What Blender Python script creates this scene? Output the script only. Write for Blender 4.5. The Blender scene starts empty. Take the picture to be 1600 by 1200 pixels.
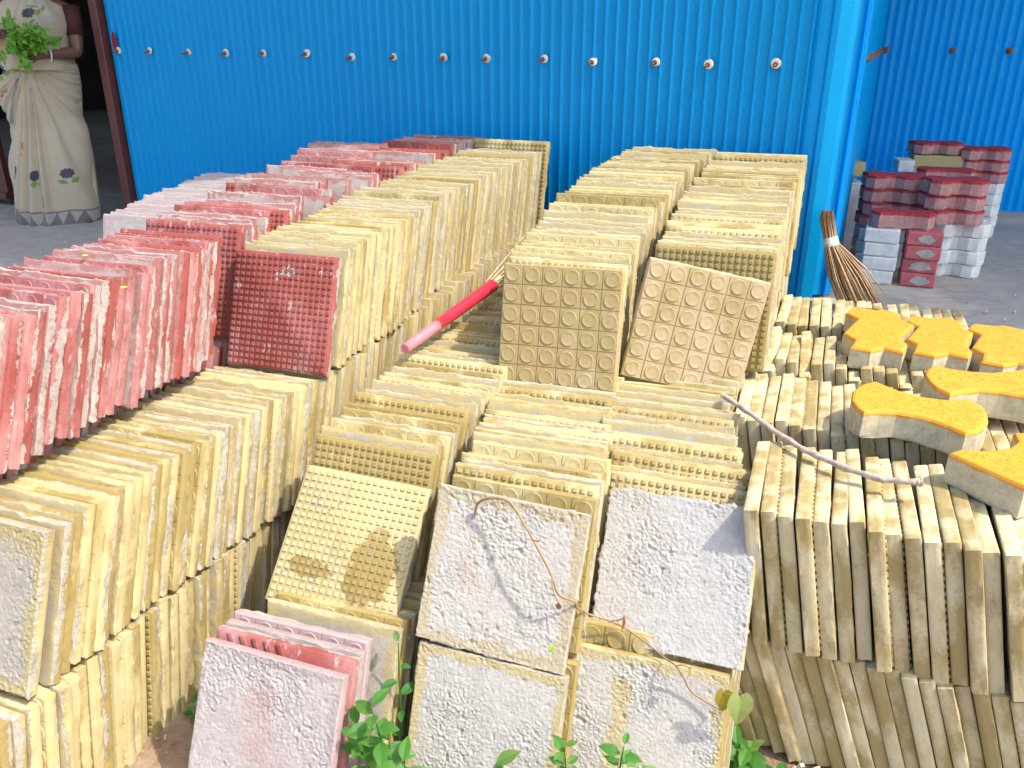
import bpy, bmesh, math, random
from mathutils import Vector, Matrix, Euler, noise
R = math.radians
random.seed(7)
H = 1.38                      # camera height above the dirt in front; layout below is written relative to the camera height
S = bpy.context.scene
C = S.collection

# ------------------------------------------------------------------ camera, sky, sun, exposure
cam = bpy.data.cameras.new('camera')
cam.sensor_width = 36.0
cam.lens = 36.0 * 1300 / 1600
cam.clip_start = 0.02
cam.clip_end = 500
camo = bpy.data.objects.new('camera', cam)
camo.location = (0, 0, H)
camo.rotation_euler = (R(90) - math.atan(550 / 1300), 0, 0)
C.objects.link(camo)
S.camera = camo

SUN_AZ, SUN_EL = 115.0, 56.0   # azimuth clockwise from +y
wd = bpy.data.worlds.new('World')
S.world = wd
wd.use_nodes = True
wn = wd.node_tree
sky = wn.nodes.new('ShaderNodeTexSky')
sky.sky_type = 'NISHITA'
sky.sun_disc = False
sky.sun_elevation = R(SUN_EL)
sky.sun_rotation = R(SUN_AZ)
sky.dust_density = 3.0
wn.links.new(sky.outputs[0], wn.nodes['Background'].inputs[0])
wn.nodes['Background'].inputs[1].default_value = 0.15
sl = bpy.data.lights.new('sun', 'SUN')
sl.energy = 2.0
sl.angle = R(0.6)
sl.color = (1.0, 0.94, 0.83)
so = bpy.data.objects.new('sun', sl)
sd = Vector((math.cos(R(SUN_EL)) * math.sin(R(SUN_AZ)), math.cos(R(SUN_EL)) * math.cos(R(SUN_AZ)), math.sin(R(SUN_EL))))
so.rotation_euler = sd.to_track_quat('Z', 'Y').to_euler()
so.location = (3, -2, 6)
C.objects.link(so)
S.view_settings.view_transform = 'Standard'
S.view_settings.look = 'None'
S.view_settings.gamma = 1
S.view_settings.use_curve_mapping = False
S.view_settings.exposure = 1.65

# ------------------------------------------------------------------ object helpers
def V(x, y, z):
    return Vector((x, y, z + H))

def empty(name, label, cat, loc=(0, 0, 0), group=None, rotz=0):
    o = bpy.data.objects.new(name, None)
    C.objects.link(o)
    o.location = loc
    o.rotation_euler = (0, 0, rotz)
    o.empty_display_size = 0.05
    o['label'] = label
    o['category'] = cat
    if group:
        o['group'] = group
    return o

def link(name, me, parent=None, mat=None):
    o = bpy.data.objects.new(name, me)
    C.objects.link(o)
    if parent is not None:
        o.parent = parent
    if mat is not None and len(me.materials) == 0:
        me.materials.append(mat)
    return o

def tag(o, label, cat, group=None):
    o['label'] = label
    o['category'] = cat
    if group:
        o['group'] = group
    return o

def bm_mesh(bm, name, mats, smooth=False):
    me = bpy.data.meshes.new(name)
    bm.normal_update()
    bm.to_mesh(me)
    bm.free()
    for m in mats:
        me.materials.append(m)
    if smooth:
        for p in me.polygons:
            p.use_smooth = True
    return me

def add_box(bm, c, s, mat=0, rot=None):
    vs = []
    for dx in (-.5, .5):
        for dy in (-.5, .5):
            for dz in (-.5, .5):
                v = Vector((dx * s[0], dy * s[1], dz * s[2]))
                if rot is not None:
                    v = rot @ v
                vs.append(bm.verts.new(Vector(c) + v))
    for q in ((0, 1, 3, 2), (4, 6, 7, 5), (0, 4, 5, 1), (2, 3, 7, 6), (0, 2, 6, 4), (1, 5, 7, 3)):
        f = bm.faces.new([vs[i] for i in q])
        f.material_index = mat

def box_obj(name, c, s, mat, parent=None, rot=None, bev=0.0):
    bm = bmesh.new()
    add_box(bm, c, s, 0, rot)
    if bev:
        bmesh.ops.bevel(bm, geom=bm.edges[:], offset=bev, segments=2, affect='EDGES', profile=0.6)
    return link(name, bm_mesh(bm, name, [mat]), parent)

def tube(bm, pts, rad, n=8, mat=0, cap=True):
    rings = []
    m = len(pts)
    up = Vector((0, 0, 1))
    for i, p in enumerate(pts):
        p = Vector(p)
        a = Vector(pts[max(0, i - 1)])
        b = Vector(pts[min(m - 1, i + 1)])
        t = (b - a).normalized()
        u = t.cross(up)
        if u.length < 1e-3:
            u = t.cross(Vector((1, 0, 0)))
        u.normalize()
        w = t.cross(u)
        r = rad[i] if isinstance(rad, (list, tuple)) else rad
        rings.append([bm.verts.new(p + (u * math.cos(k * 2 * math.pi / n) + w * math.sin(k * 2 * math.pi / n)) * r) for k in range(n)])
    for i in range(m - 1):
        for k in range(n):
            f = bm.faces.new((rings[i][k], rings[i][(k + 1) % n], rings[i + 1][(k + 1) % n], rings[i + 1][k]))
            f.material_index = mat
            f.smooth = True
    if cap:
        for rr in (rings[0], rings[-1]):
            try:
                f = bm.faces.new(rr)
                f.material_index = mat
            except ValueError:
                pass

def poly_at(path, t):
    """point on a polyline of tuples at arc fraction t"""
    seg = [math.dist(path[i][:2], path[i + 1][:2]) for i in range(len(path) - 1)]
    L = sum(seg) * t
    for i, s in enumerate(seg):
        if L <= s or i == len(seg) - 1:
            k = L / s
            return [path[i][j] + (path[i + 1][j] - path[i][j]) * k for j in range(len(path[i]))]
        L -= s

def path_len(path):
    return sum(math.dist(path[i][:2], path[i + 1][:2]) for i in range(len(path) - 1))

# ------------------------------------------------------------------ materials
def rgb(c):
    return (c[0], c[1], c[2], 1.0)

class NT:
    def __init__(s, name, rough=0.8):
        s.m = bpy.data.materials.new(name)
        s.m.use_nodes = True
        s.t = s.m.node_tree
        s.b = s.t.nodes['Principled BSDF']
        s.b.inputs['Roughness'].default_value = rough
    def n(s, typ, **kw):
        x = s.t.nodes.new(typ)
        for k, v in kw.items():
            if hasattr(x, k):
                setattr(x, k, v)
            else:
                x.inputs[k].default_value = v
        return x
    def l(s, a, b):
        s.t.links.new(a, b)
    def tcoord(s):
        a = s.n('ShaderNodeAttribute')
        a.attribute_name = 'tco'
        b = s.n('ShaderNodeAttribute')
        b.attribute_name = 'trnd'
        oi = s.n('ShaderNodeObjectInfo')
        r = s.math('FRACT', s.math('ADD', oi.outputs['Random'], b.outputs['Fac']))
        mu = s.math('MULTIPLY', r, 37.0)
        cb = s.n('ShaderNodeCombineXYZ')
        for i in range(3):
            s.l(mu, cb.inputs[i])
        ad = s.n('ShaderNodeVectorMath', operation='ADD')
        s.l(a.outputs['Vector'], ad.inputs[0])
        s.l(cb.outputs[0], ad.inputs[1])
        return ad.outputs[0], a.outputs['Vector'], r
    def coord(s, seedmul=37.0, obj=True):
        tc = s.n('ShaderNodeTexCoord')
        if not obj:
            return tc.outputs['Object'], tc.outputs['Object'], None
        oi = s.n('ShaderNodeObjectInfo')
        mu = s.n('ShaderNodeMath', operation='MULTIPLY')
        s.l(oi.outputs['Random'], mu.inputs[0])
        mu.inputs[1].default_value = seedmul
        cb = s.n('ShaderNodeCombineXYZ')
        for i in range(3):
            s.l(mu.outputs[0], cb.inputs[i])
        ad = s.n('ShaderNodeVectorMath', operation='ADD')
        s.l(tc.outputs['Object'], ad.inputs[0])
        s.l(cb.outputs[0], ad.inputs[1])
        return ad.outputs[0], tc.outputs['Object'], oi.outputs['Random']
    def noise(s, vec, scale, detail=4, rough=0.55, dist=0.0):
        x = s.n('ShaderNodeTexNoise')
        x.inputs['Scale'].default_value = scale
        x.inputs['Detail'].default_value = detail
        x.inputs['Roughness'].default_value = rough
        x.inputs['Distortion'].default_value = dist
        s.l(vec, x.inputs['Vector'])
        return x.outputs['Fac']
    def ramp(s, fac, lo, hi):
        x = s.n('ShaderNodeMapRange')
        x.inputs['From Min'].default_value = lo
        x.inputs['From Max'].default_value = hi
        s.l(fac, x.inputs['Value'])
        return x.outputs[0]
    def math(s, op, a, b=None):
        x = s.n('ShaderNodeMath', operation=op)
        for i, v in enumerate((a, b)):
            if v is None:
                continue
            if isinstance(v, (int, float)):
                x.inputs[i].default_value = v
            else:
                s.l(v, x.inputs[i])
        return x.outputs[0]
    def mix(s, fac, a, b):
        x = s.n('ShaderNodeMix', data_type='RGBA')
        if isinstance(fac, (int, float)):
            x.inputs[0].default_value = fac
        else:
            s.l(fac, x.inputs[0])
        for i, v in ((6, a), (7, b)):
            if isinstance(v, tuple):
                x.inputs[i].default_value = rgb(v)
            else:
                s.l(v, x.inputs[i])
        return x.outputs[2]
    def bump(s, h, strength=0.3, dist=0.002, prev=None):
        x = s.n('ShaderNodeBump')
        x.inputs['Strength'].default_value = strength
        x.inputs['Distance'].default_value = dist
        s.l(h, x.inputs['Height'])
        if prev is not None:
            s.l(prev, x.inputs['Normal'])
        return x.outputs[0]
    def out(s, col, nor=None, rough=None):
        s.l(col, s.b.inputs['Base Color'])
        if nor is not None:
            s.l(nor, s.b.inputs['Normal'])
        if rough is not None:
            s.l(rough, s.b.inputs['Roughness'])
        return s.m

def simple(name, col, rough=0.7, var=0.15, scale=30, bump=0.1, metal=0.0, dist=0.002, spec=None):
    t = NT(name, rough)
    v, o, r = t.coord()
    n1 = t.noise(v, scale, 5)
    dark = tuple(c * (1 - var) for c in col)
    lite = tuple(min(1, c * (1 + var)) for c in col)
    c = t.mix(t.ramp(n1, .3, .7), dark, lite)
    nb = t.bump(t.noise(v, scale * 5, 4), bump, dist)
    t.b.inputs['Metallic'].default_value = metal
    if spec is not None:
        t.b.inputs['Specular IOR Level'].default_value = spec
    return t.out(c, nb)

CEM = (0.40, 0.365, 0.29)
def skin_mat(name, pale, mid, wet, thr=0.0, cement=CEM, streak=0.5, bare=True, patch=False, per=.20, bs=9):
    """pigmented face layer: dusty pale / mid / damp darker patches; the rear of the side edge shows bare cement"""
    t = NT(name, 0.82)
    v, o, r = t.tcoord()
    sc = t.n('ShaderNodeVectorMath', operation='MULTIPLY')
    t.l(v, sc.inputs[0])
    sc.inputs[1].default_value = (1.0, 1.0, 0.45)
    vs = sc.outputs[0]
    big = t.noise(vs, bs, 3, .5, .4)
    med = t.noise(vs, 42, 6, .68, .6)
    fine = t.noise(v, 320, 3)
    base = t.mix(t.ramp(med, .30, .68), mid, pale)
    grain = t.noise(v, 130, 6, .8)
    # damp patches, amount differs per tile
    rr = t.math('MULTIPLY', t.math('FRACT', t.math('MULTIPLY', r, 7.31)), per)
    sel = t.math('ADD', t.math('ADD', t.math('MULTIPLY', big, .58), t.math('MULTIPLY', med, .24)), t.math('ADD', t.math('MULTIPLY', grain, .18), rr))
    wetm = t.ramp(sel, .555 + thr, .655 + thr)
    col = t.mix(t.math('MULTIPLY', wetm, .78), base, wet)
    col = t.mix(t.math('MULTIPLY', t.ramp(grain, .60, .72), .35), col, wet)
    if patch:
        s2 = t.n('ShaderNodeSeparateXYZ')
        t.l(o, s2.inputs[0])
        wob = t.math('MULTIPLY', t.math('SUBTRACT', t.noise(v, 20, 5, .65), .5), .09)
        def blob(cx, cz, rx, rz):
            a = t.math('POWER', t.math('ABSOLUTE', t.math('DIVIDE', t.math('SUBTRACT', s2.outputs[0], cx), rx)), 2.0)
            b = t.math('POWER', t.math('ABSOLUTE', t.math('DIVIDE', t.math('SUBTRACT', s2.outputs[2], cz), rz)), 2.0)
            return t.math('SUBTRACT', 1.0, t.math('ADD', a, b))
        pm = t.math('MAXIMUM', blob(.070, .100, .060, .075), blob(-.065, .085, .06, .022))
        pm = t.ramp(t.math('ADD', pm, t.math('MULTIPLY', wob, 55.0)), -.1, .10)
        col = t.mix(t.math('MULTIPLY', pm, .85), col, wet)
    # white efflorescence specks
    eff = t.ramp(t.noise(vs, 26, 8, .75, .2), .585, .66)
    col = t.mix(t.math('MULTIPLY', eff, streak), col, tuple(min(.9, c * .65 + .20) for c in pale))
    # cement visible at the back part of edges
    sx = t.n('ShaderNodeSeparateXYZ')
    t.l(o, sx.inputs[0])
    yy = sx.outputs[1]
    w = t.math('MULTIPLY', t.math('SUBTRACT', t.noise(v, 60, 5, .7), .5), .034)
    w2 = t.math('MULTIPLY', t.math('SUBTRACT', t.noise(v, 11, 2, .5), .5), .040)
    lim = t.math('ADD', t.math('MULTIPLY', t.math('FRACT', t.math('MULTIPLY', r, 13.7)), .022), .0075)
    cm = t.ramp(t.math('SUBTRACT', t.math('ADD', t.math('ADD', yy, w), w2), lim), 0.0, .0018)
    if not bare:
        cm = t.math('MULTIPLY', cm, 0.0)
    cc = t.mix(t.ramp(med, .3, .7), tuple(c * .80 for c in cement), tuple(min(.8, c * 1.12) for c in cement))
    cc = t.mix(t.math('MULTIPLY', t.ramp(grain, .54, .64), .6), cc, tuple(c * .42 for c in cement))
    col = t.mix(cm, col, cc)
    br = t.n('ShaderNodeHueSaturation')
    br.inputs['Value'].default_value = 1
    vv = t.math('ADD', t.math('MULTIPLY', t.math('FRACT', t.math('MULTIPLY', r, 3.77)), .16), .91)
    t.l(vv, br.inputs['Value'])
    t.l(col, br.inputs['Color'])
    nb = t.bump(fine, .25, .0008)
    nb = t.bump(t.math('ADD', med, t.math('MULTIPLY', t.math('MULTIPLY', cm, grain), 4.0)), .55, .003, nb)
    return t.out(br.outputs[0], nb)

def cement_mat(name, col, stain, rim, rim_at=.136, streak=False, stain_lo=.56):
    t = NT(name, 0.92)
    v, o, r = t.tcoord()
    big = t.noise(v, 7, 3, .5, .3)
    med = t.noise(v, 45, 6, .7)
    crisp = t.noise(v, 150, 8, .82, .4)
    c = t.mix(t.ramp(med, .3, .7), tuple(x * .84 for x in col), tuple(min(.92, x * 1.08) for x in col))
    c = t.mix(t.math('MULTIPLY', t.ramp(big, stain_lo, stain_lo + .1), .9), c, stain)
    c = t.mix(t.math('MULTIPLY', t.ramp(crisp, .56, .68), .30), c, tuple(x * .55 for x in col))
    sx = t.n('ShaderNodeSeparateXYZ')
    t.l(o, sx.inputs[0])
    ax = t.math('ABSOLUTE', sx.outputs[0])
    az = t.math('ABSOLUTE', t.math('SUBTRACT', sx.outputs[2], .15))
    wob = t.math('ADD', t.math('MULTIPLY', t.math('SUBTRACT', t.noise(v, 12, 6, .7), .5), .085), t.math('MULTIPLY', t.math('SUBTRACT', t.noise(v, 60, 4, .7), .5), .02))
    edge = t.math('ADD', t.math('MAXIMUM', ax, az), wob)
    rm = t.ramp(edge, rim_at, rim_at + .006)
    if streak:
        e2 = t.math('ADD', t.math('ABSOLUTE', t.math('ADD', sx.outputs[0], -.045)), t.math('MULTIPLY', wob, .8))
        rm = t.math('MAXIMUM', rm, t.math('MULTIPLY', t.ramp(e2, .022, .012), t.ramp(az, .11, .09)))
    c = t.mix(t.math('MULTIPLY', rm, .85), c, rim)
    pit = t.n('ShaderNodeTexVoronoi')
    pit.inputs['Scale'].default_value = 120
    t.l(v, pit.inputs['Vector'])
    pm = t.math('MULTIPLY', t.ramp(pit.outputs['Distance'], .12, .03), t.ramp(t.noise(v, 30, 2), .5, .58))
    c = t.mix(t.math('MULTIPLY', pm, .5), c, tuple(x * .45 for x in col))
    h = t.math('SUBTRACT', t.math('ADD', t.math('MULTIPLY', crisp, 1.3), t.math('MULTIPLY', med, .4)), t.math('MULTIPLY', pm, .8))
    return t.out(c, t.bump(h, .8, .0035))

YP, YM, YW = (0.449, 0.379, 0.213), (0.387, 0.306, 0.120), (0.217, 0.155, 0.035)
M = {}
M['yellow'] = skin_mat('yellow_pigment', YP, YM, YW, streak=.3)
M['yellow_cement'] = cement_mat('cement_yellow_tile', (0.372, 0.340, 0.283), (0.387, 0.318, 0.170), (0.410, 0.333, 0.155), .128)
M['grey_cement'] = cement_mat('cement_grey_slab', (0.450, 0.421, 0.373), (0.414, 0.325, 0.232), (0.387, 0.325, 0.202), .124, False, .58)
M['slab_a'] = M['grey_cement']
M['slab_b'] = cement_mat('cement_clean_slab', (0.465, 0.445, 0.41), (0.43, 0.40, 0.33), (0.44, 0.40, 0.30), .152, False, .66)
M['slab_c'] = cement_mat('cement_ochre_rim_slab', (0.465, 0.44, 0.39), (0.42, 0.37, 0.26), (0.45, 0.365, 0.165), .129, False, .62)
M['slab_d'] = cement_mat('cement_ochre_streak_slab', (0.465, 0.44, 0.39), (0.42, 0.37, 0.26), (0.44, 0.36, 0.18), .130, True, .62)
M['red'] = skin_mat('red_pigment', (0.375, 0.195, 0.185), (0.275, 0.085, 0.076), (0.205, 0.028, 0.016), thr=-0.02, cement=(0.40, 0.33, 0.29), streak=0.9)
M['red_cement'] = cement_mat('cement_red_tile', (0.402, 0.333, 0.294), (0.356, 0.202, 0.178), (0.325, 0.140, 0.124))
M['pink'] = skin_mat('pink_pigment', (0.356, 0.263, 0.256), (0.310, 0.217, 0.213), (0.263, 0.167, 0.167), thr=.05, cement=(0.402, 0.340, 0.310), streak=0.4)
M['pink_cement'] = cement_mat('cement_pink_tile', (0.432, 0.383, 0.360), (0.396, 0.294, 0.279), (0.348, 0.294, 0.283))
M['tan'] = skin_mat('tan_pigment', (0.418, 0.333, 0.202), (0.387, 0.294, 0.155), (0.286, 0.213, 0.077), streak=.2, thr=.02)
M['cream'] = skin_mat('cream_pigment', (0.53, 0.465, 0.305), (0.44, 0.365, 0.19), (0.25, 0.175, 0.042), thr=-0.055, cement=(0.47, 0.405, 0.25), streak=0.35, bare=False, per=.09, bs=15)
M['yellow_damp'] = skin_mat('damp_yellow_pigment', (0.47, 0.395, 0.215), (0.42, 0.34, 0.15), (0.25, 0.18, 0.05), thr=.05, streak=.15, patch=True)

# ------------------------------------------------------------------ tile meshes (local: x width, y 0 front .. T back, z 0..0.3)
L, T, TC = 0.30, 0.0232, 0.027
def tile_mesh(kind, fam, seed, N=22, T=T, rag=1.0, amp=1.0):
    if fam == 'cream':
        T = TC
    skin, cem = M[fam], M[{'yellow': 'yellow_cement', 'red': 'red_cement', 'pink': 'pink_cement', 'cream': 'yellow_cement', 'grey': 'grey_cement', 'tan': 'yellow_cement', 'yellow_damp': 'yellow_cement'}[fam if fam != 'grey' else 'grey']]
    off = Vector((seed * 3.1, seed * 1.7, seed * 5.3))
    bm = bmesh.new()
    # perimeter, counter-clockwise seen from the front
    per = []
    for i in range(N):
        per.append((-L / 2 + L * i / N, 0))
    for i in range(N):
        per.append((L / 2, L * i / N))
    for i in range(N):
        per.append((L / 2 - L * i / N, L))
    for i in range(N):
        per.append((-L / 2, L - L * i / N))
    def ring(y, inset, ragamp):
        out = []
        for k, (x, z) in enumerate(per):
            cx, cz = x / (L / 2), (z - L / 2) / (L / 2)
            n = noise.noise(Vector((x * 22, y * 60, z * 22)) + off) + .5 * noise.noise(Vector((x * 70, y * 60, z * 70)) + off)
            n += .45 * noise.noise(Vector((x * 170, y * 90, z * 170)) + off) - max(0, noise.noise(Vector((x * 14, 2.2, z * 14)) + off) - .42) * 5 * (y > T * .6)
            d = -inset + ragamp * n
            # push along outward direction of the square
            ox = (1 if cx > .999 else (-1 if cx < -.999 else 0)) * d
            oz = (1 if cz > .999 else (-1 if cz < -.999 else 0)) * d
            out.append(bm.verts.new((x + ox, y, z + oz)))
        return out
    rings = [ring(0.0, .0022, .0002), ring(.0022, 0.0, .0003), ring(T * .4, -.0001, .0006), ring(T * .72, -.0002, .0018 * rag), ring(T * .93, -.0004, .0038 * rag), ring(T, .0015, .003 * rag)]
    K = len(per)
    for a in range(len(rings) - 1):
        for k in range(K):
            f = bm.faces.new((rings[a][k], rings[a][(k + 1) % K], rings[a + 1][(k + 1) % K], rings[a + 1][k]))
            f.material_index = 0
            f.smooth = a > 0
    # front plate
    bm.faces.new(list(reversed(rings[0]))).material_index = 0
    # back: grid joined to the last ring
    last = rings[-1]
    grid = {}
    for k, (x, z) in enumerate(per):
        i = round((x + L / 2) / L * N)
        j = round(z / L * N)
        grid[(i, j)] = last[k]
    for i in range(N + 1):
        for j in range(N + 1):
            if (i, j) in grid:
                continue
            x, z = -L / 2 + L * i / N, L * j / N
            p = Vector((x, 0, z))
            e = min(x + L / 2, L / 2 - x, z, L - z)
            n = noise.noise(p * 18 + off) * .0012 + noise.noise(p * 55 + off) * .0005 + noise.noise(p * 140 + off) * .0009
            if N > 60:
                q = noise.noise(p * 210 + off)
                n = n * .6 + q * .0010 + noise.noise(p * 420 + off) * .0010 + noise.noise(p * 300 + off * 2) * .0007 - max(0, noise.noise(p * 90 + off * 2) - .38) * .007
            if kind == 'plain':
                n *= .6 + .9 * min(1, max(0, .5 + 1.6 * noise.noise(p * 9 + off * 1.3)))
            lip = .0009 * max(0, 1 - e / (.012 + .012 * (noise.noise(p * 12 + off) + 1)))
            y = T + n * amp + lip
            grid[(i, j)] = bm.verts.new((x, y, z))
    for i in range(N):
        for j in range(N):
            f = bm.faces.new((grid[(i, j)], grid[(i, j + 1)], grid[(i + 1, j + 1)], grid[(i + 1, j)]))
            f.material_index = 1
            f.smooth = True
    # front relief
    def prism(pts, y0, y1, ins, mat=0):
        """pts in xz counter-clockwise from front; from y0 (base) to y1 (top, more negative), top inset toward centroid"""
        cx = sum(p[0] for p in pts) / len(pts)
        cz = sum(p[1] for p in pts) / len(pts)
        b = [bm.verts.new((p[0], y0, p[1])) for p in pts]
        t = []
        for p in pts:
            d = math.hypot(p[0] - cx, p[1] - cz)
            k = max(0, (d - ins) / d)
            t.append(bm.verts.new((cx + (p[0] - cx) * k, y1, cz + (p[1] - cz) * k)))
        m = len(pts)
        for k in range(m):
            bm.faces.new((b[k], b[(k + 1) % m], t[(k + 1) % m], t[k]))
        bm.faces.new(t)
        return t
    if kind in ('dots', 'mixed'):
        c = L / 6
        for i in range(6):
            for j in range(6):
                x0, z0 = -L / 2 + i * c, j * c
                g = .0009
                m = .0024 if i in (0,) else g
                xa = x0 + (.0024 if i == 0 else g)
                xb = x0 + c - (.0024 if i == 5 else g)
                za = z0 + (.0024 if j == 0 else g)
                zb = z0 + c - (.0024 if j == 5 else g)
                prism([(xa, za), (xb, za), (xb, zb), (xa, zb)], .0003, -.0018, .0009)
                cx, cz = x0 + c / 2, z0 + c / 2
                nseg = 26
                rr = .0186
                def circ(r, y):
                    return [bm.verts.new((cx + r * math.cos(a * 2 * math.pi / nseg), y, cz + r * math.sin(a * 2 * math.pi / nseg))) for a in range(nseg)]
                cs = [circ(rr, -.0017), circ(rr - .0006, -.0036), circ(rr - .0016, -.0040), circ(rr - .0026, -.0036), circ(rr * .4, -.0038)]
                for a in range(4):
                    for k in range(nseg):
                        f = bm.faces.new((cs[a][k], cs[a][(k + 1) % nseg], cs[a + 1][(k + 1) % nseg], cs[a + 1][k]))
                        f.smooth = True
                bm.faces.new(cs[-1])
    elif kind == 'studs':
        n = 18
        c = (L - .008) / n
        for i in range(n):
            for j in range(n):
                cx, cz = -L / 2 + .004 + (i + .5) * c, .004 + (j + .5) * c
                h = c * .30
                rx = random.Random(i * 31 + j * 7 + seed)
                dy = rx.uniform(-.0003, .0003)
                prism([(cx - h, cz - h), (cx + h, cz - h), (cx + h, cz + h), (cx - h, cz + h)], .0003, -.0031 + dy, .0014)
    elif kind == 'bars':
        for i in range(-6, 13):
            a = -L / 2 + i * .027
            pts = [(a, .2985), (a + .008, .2985), (a + .150 + .008, .002), (a + .150, .002)]
            pts = [(min(max(x, -L / 2 + .004), L / 2 - .004), z) for x, z in pts]
            if pts[1][0] - pts[0][0] < .006 or pts[2][0] - pts[3][0] < .006:
                continue
            prism([pts[3], pts[2], pts[1], pts[0]], .0003, -.0035, .0012)
    me = bm_mesh(bm, fam + '_tile_' + kind, [skin, cem])
    me.set_sharp_from_angle(angle=R(48))
    at = me.attributes.new('tco', 'FLOAT_VECTOR', 'POINT')
    buf = [0.0] * (3 * len(me.vertices))
    me.vertices.foreach_get('co', buf)
    at.data.foreach_set('vector', buf)
    me.attributes.new('trnd', 'FLOAT', 'POINT')
    return me

TM = {}
def variants(fam):
    TM[fam, 'dots'] = [tile_mesh('dots', fam, s, N=40, rag=1.2) for s in (1, 2, 9)]
    TM[fam, 'studs'] = [tile_mesh('studs', fam, s, N=40, rag=1.2) for s in (3, 4, 10)]
    TM[fam, 'back'] = [tile_mesh('plain', fam, s, N=56, rag=1.7) for s in (5, 6, 7, 8, 11)]
for f_ in ('yellow', 'red'):
    variants(f_)
TM['pink', 'dots'] = [tile_mesh('dots', 'pink', 12)]
TM['pink', 'back'] = [tile_mesh('plain', 'pink', 14, N=44)]
TM['cream', 'studs'] = [tile_mesh('studs', 'cream', s, N=26, rag=.5) for s in (21, 22)]
TM['cream', 'back'] = [tile_mesh('plain', 'cream', s, N=30, rag=.5) for s in (23, 24, 25)]

def ordinal(n):
    words = ['first', 'second', 'third', 'fourth', 'fifth', 'sixth', 'seventh', 'eighth', 'ninth', 'tenth', 'eleventh', 'twelfth', 'thirteenth', 'fourteenth', 'fifteenth', 'sixteenth', 'seventeenth', 'eighteenth', 'nineteenth']
    if n <= 19:
        return words[n - 1]
    tens = ['', '', 'twenty', 'thirty', 'forty', 'fifty', 'sixty', 'seventy', 'eighty'][n // 10]
    if n % 10 == 0:
        return tens[:-1] + 'ieth'
    return tens + '-' + words[n % 10 - 1]

FACE = {'dots': 'raised circles', 'studs': 'small square studs', 'back': 'rough cement back showing', 'bars': 'diagonal bars'}
ADJ = {'dots': 'circle-patterned', 'studs': 'square-studded', 'back': 'rough-backed', 'bars': 'barred'}
COLW = {'yellow': 'yellow', 'red': 'red', 'pink': 'dusty pink', 'cream': 'cream'}
COUNT = {}
REST = {}          # family -> list of matrices of the tiles merged in one stuff object

def tile_matrix(pos, yaw, tilt, flip=False, roll=0.0, T=T):
    m = Matrix.Translation(pos) @ Matrix.Rotation(yaw, 4, 'Z') @ Matrix.Rotation(-tilt, 4, 'X')
    if roll:
        m = m @ Matrix.Translation((0, 0, .15)) @ Matrix.Rotation(roll, 4, 'Y') @ Matrix.Translation((0, 0, -.15))
    if flip:
        m = m @ Matrix.Translation((0, T, 0)) @ Matrix.Rotation(math.pi, 4, 'Z')
    return m

def put_tile(fam, kind, mat4, label, group, rnd, rest=False, name=None, mesh=None):
    if rest:
        REST.setdefault(fam, []).append(mat4)
        return None
    me = mesh or rnd.choice(TM[fam, kind])
    nm = name or fam + '_tile'
    o = bpy.data.objects.new(nm, me)
    C.objects.link(o)
    o.matrix_world = mat4
    o['label'] = label
    o['category'] = 'paving tile'
    o['group'] = group
    COUNT[fam] = COUNT.get(fam, 0) + 1
    return o

def row(fam, side, path, n, tilt, yaw, seed, where, group, kinds=None, zj=.004, xj=.004, rest_from=None, start=1, pair=False, faces=(.3, .3), thick=T, tj=1.0, skip=()):
    """path: top corner points (x, y, z) of the tile fronts, side 'L'/'R' tells which corner; where: phrase for labels"""
    rnd = random.Random(seed)
    walk = 0.0
    wx = 0.0
    for i in range(n):
        t = i / max(1, n - 1)
        x, y, z = poly_at(path, t)
        walk = walk * .7 + rnd.gauss(0, .45) * tj
        wx = wx * .6 + rnd.gauss(0, xj)
        tl = R((tilt[0] + (tilt[1] - tilt[0]) * t) + walk)
        yw = R(yaw[0] + (yaw[1] - yaw[0]) * t + rnd.gauss(0, .5))
        wv = Vector((math.cos(yw), math.sin(yw), 0))
        s = .15 if side == 'L' else -.15
        top = V(x, y, z) + wv * (s + wx)
        down = Vector((-math.sin(yw) * math.sin(tl), math.cos(yw) * math.sin(tl), math.cos(tl)))
        zz = rnd.gauss(0, zj)
        pos = top - down * L + Vector((0, 0, zz))
        k = kinds[i] if kinds and i < len(kinds) else None
        if k is None:
            u = rnd.random()
            k = 'dots' if u < faces[0] else ('studs' if u < faces[0] + faces[1] else 'back')
        flip = k == 'back'
        if i in skip:
            continue
        mat4 = tile_matrix(pos, yw, tl, flip)
        fm = fam
        if k == 'back':
            lab = '%s rough-backed tile, %s from front in %s' % (COLW[fam], ordinal(i + start), where)
        else:
            lab = '%s %s tile, %s from front in %s' % (COLW[fam], ADJ[k], ordinal(i + start), where)
        if n == 1:
            lab = where
        put_tile(fm, k, mat4, lab, group, rnd, rest=(rest_from is not None and i >= rest_from))

def hero(fam, me, c, X, Y, label, group, back=False):
    X, Y = Vector(X), Vector(Y)
    Z = X.cross(Y).normalized()           # out of the visible face
    X = X.normalized()
    Y = Z.cross(X)
    o = bpy.data.objects.new(fam + '_tile', me)
    C.objects.link(o)
    m = Matrix((X, -Z, Y)).transposed().to_4x4()
    m.translation = V(*c) - Y * .15
    if back:
        m = m @ Matrix.Translation((0, T, 0)) @ Matrix.Rotation(math.pi, 4, 'Z')
    o.matrix_world = m
    tag(o, label, 'paving tile', group)
    COUNT[fam] = COUNT.get(fam, 0) + 1
    return o

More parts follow.
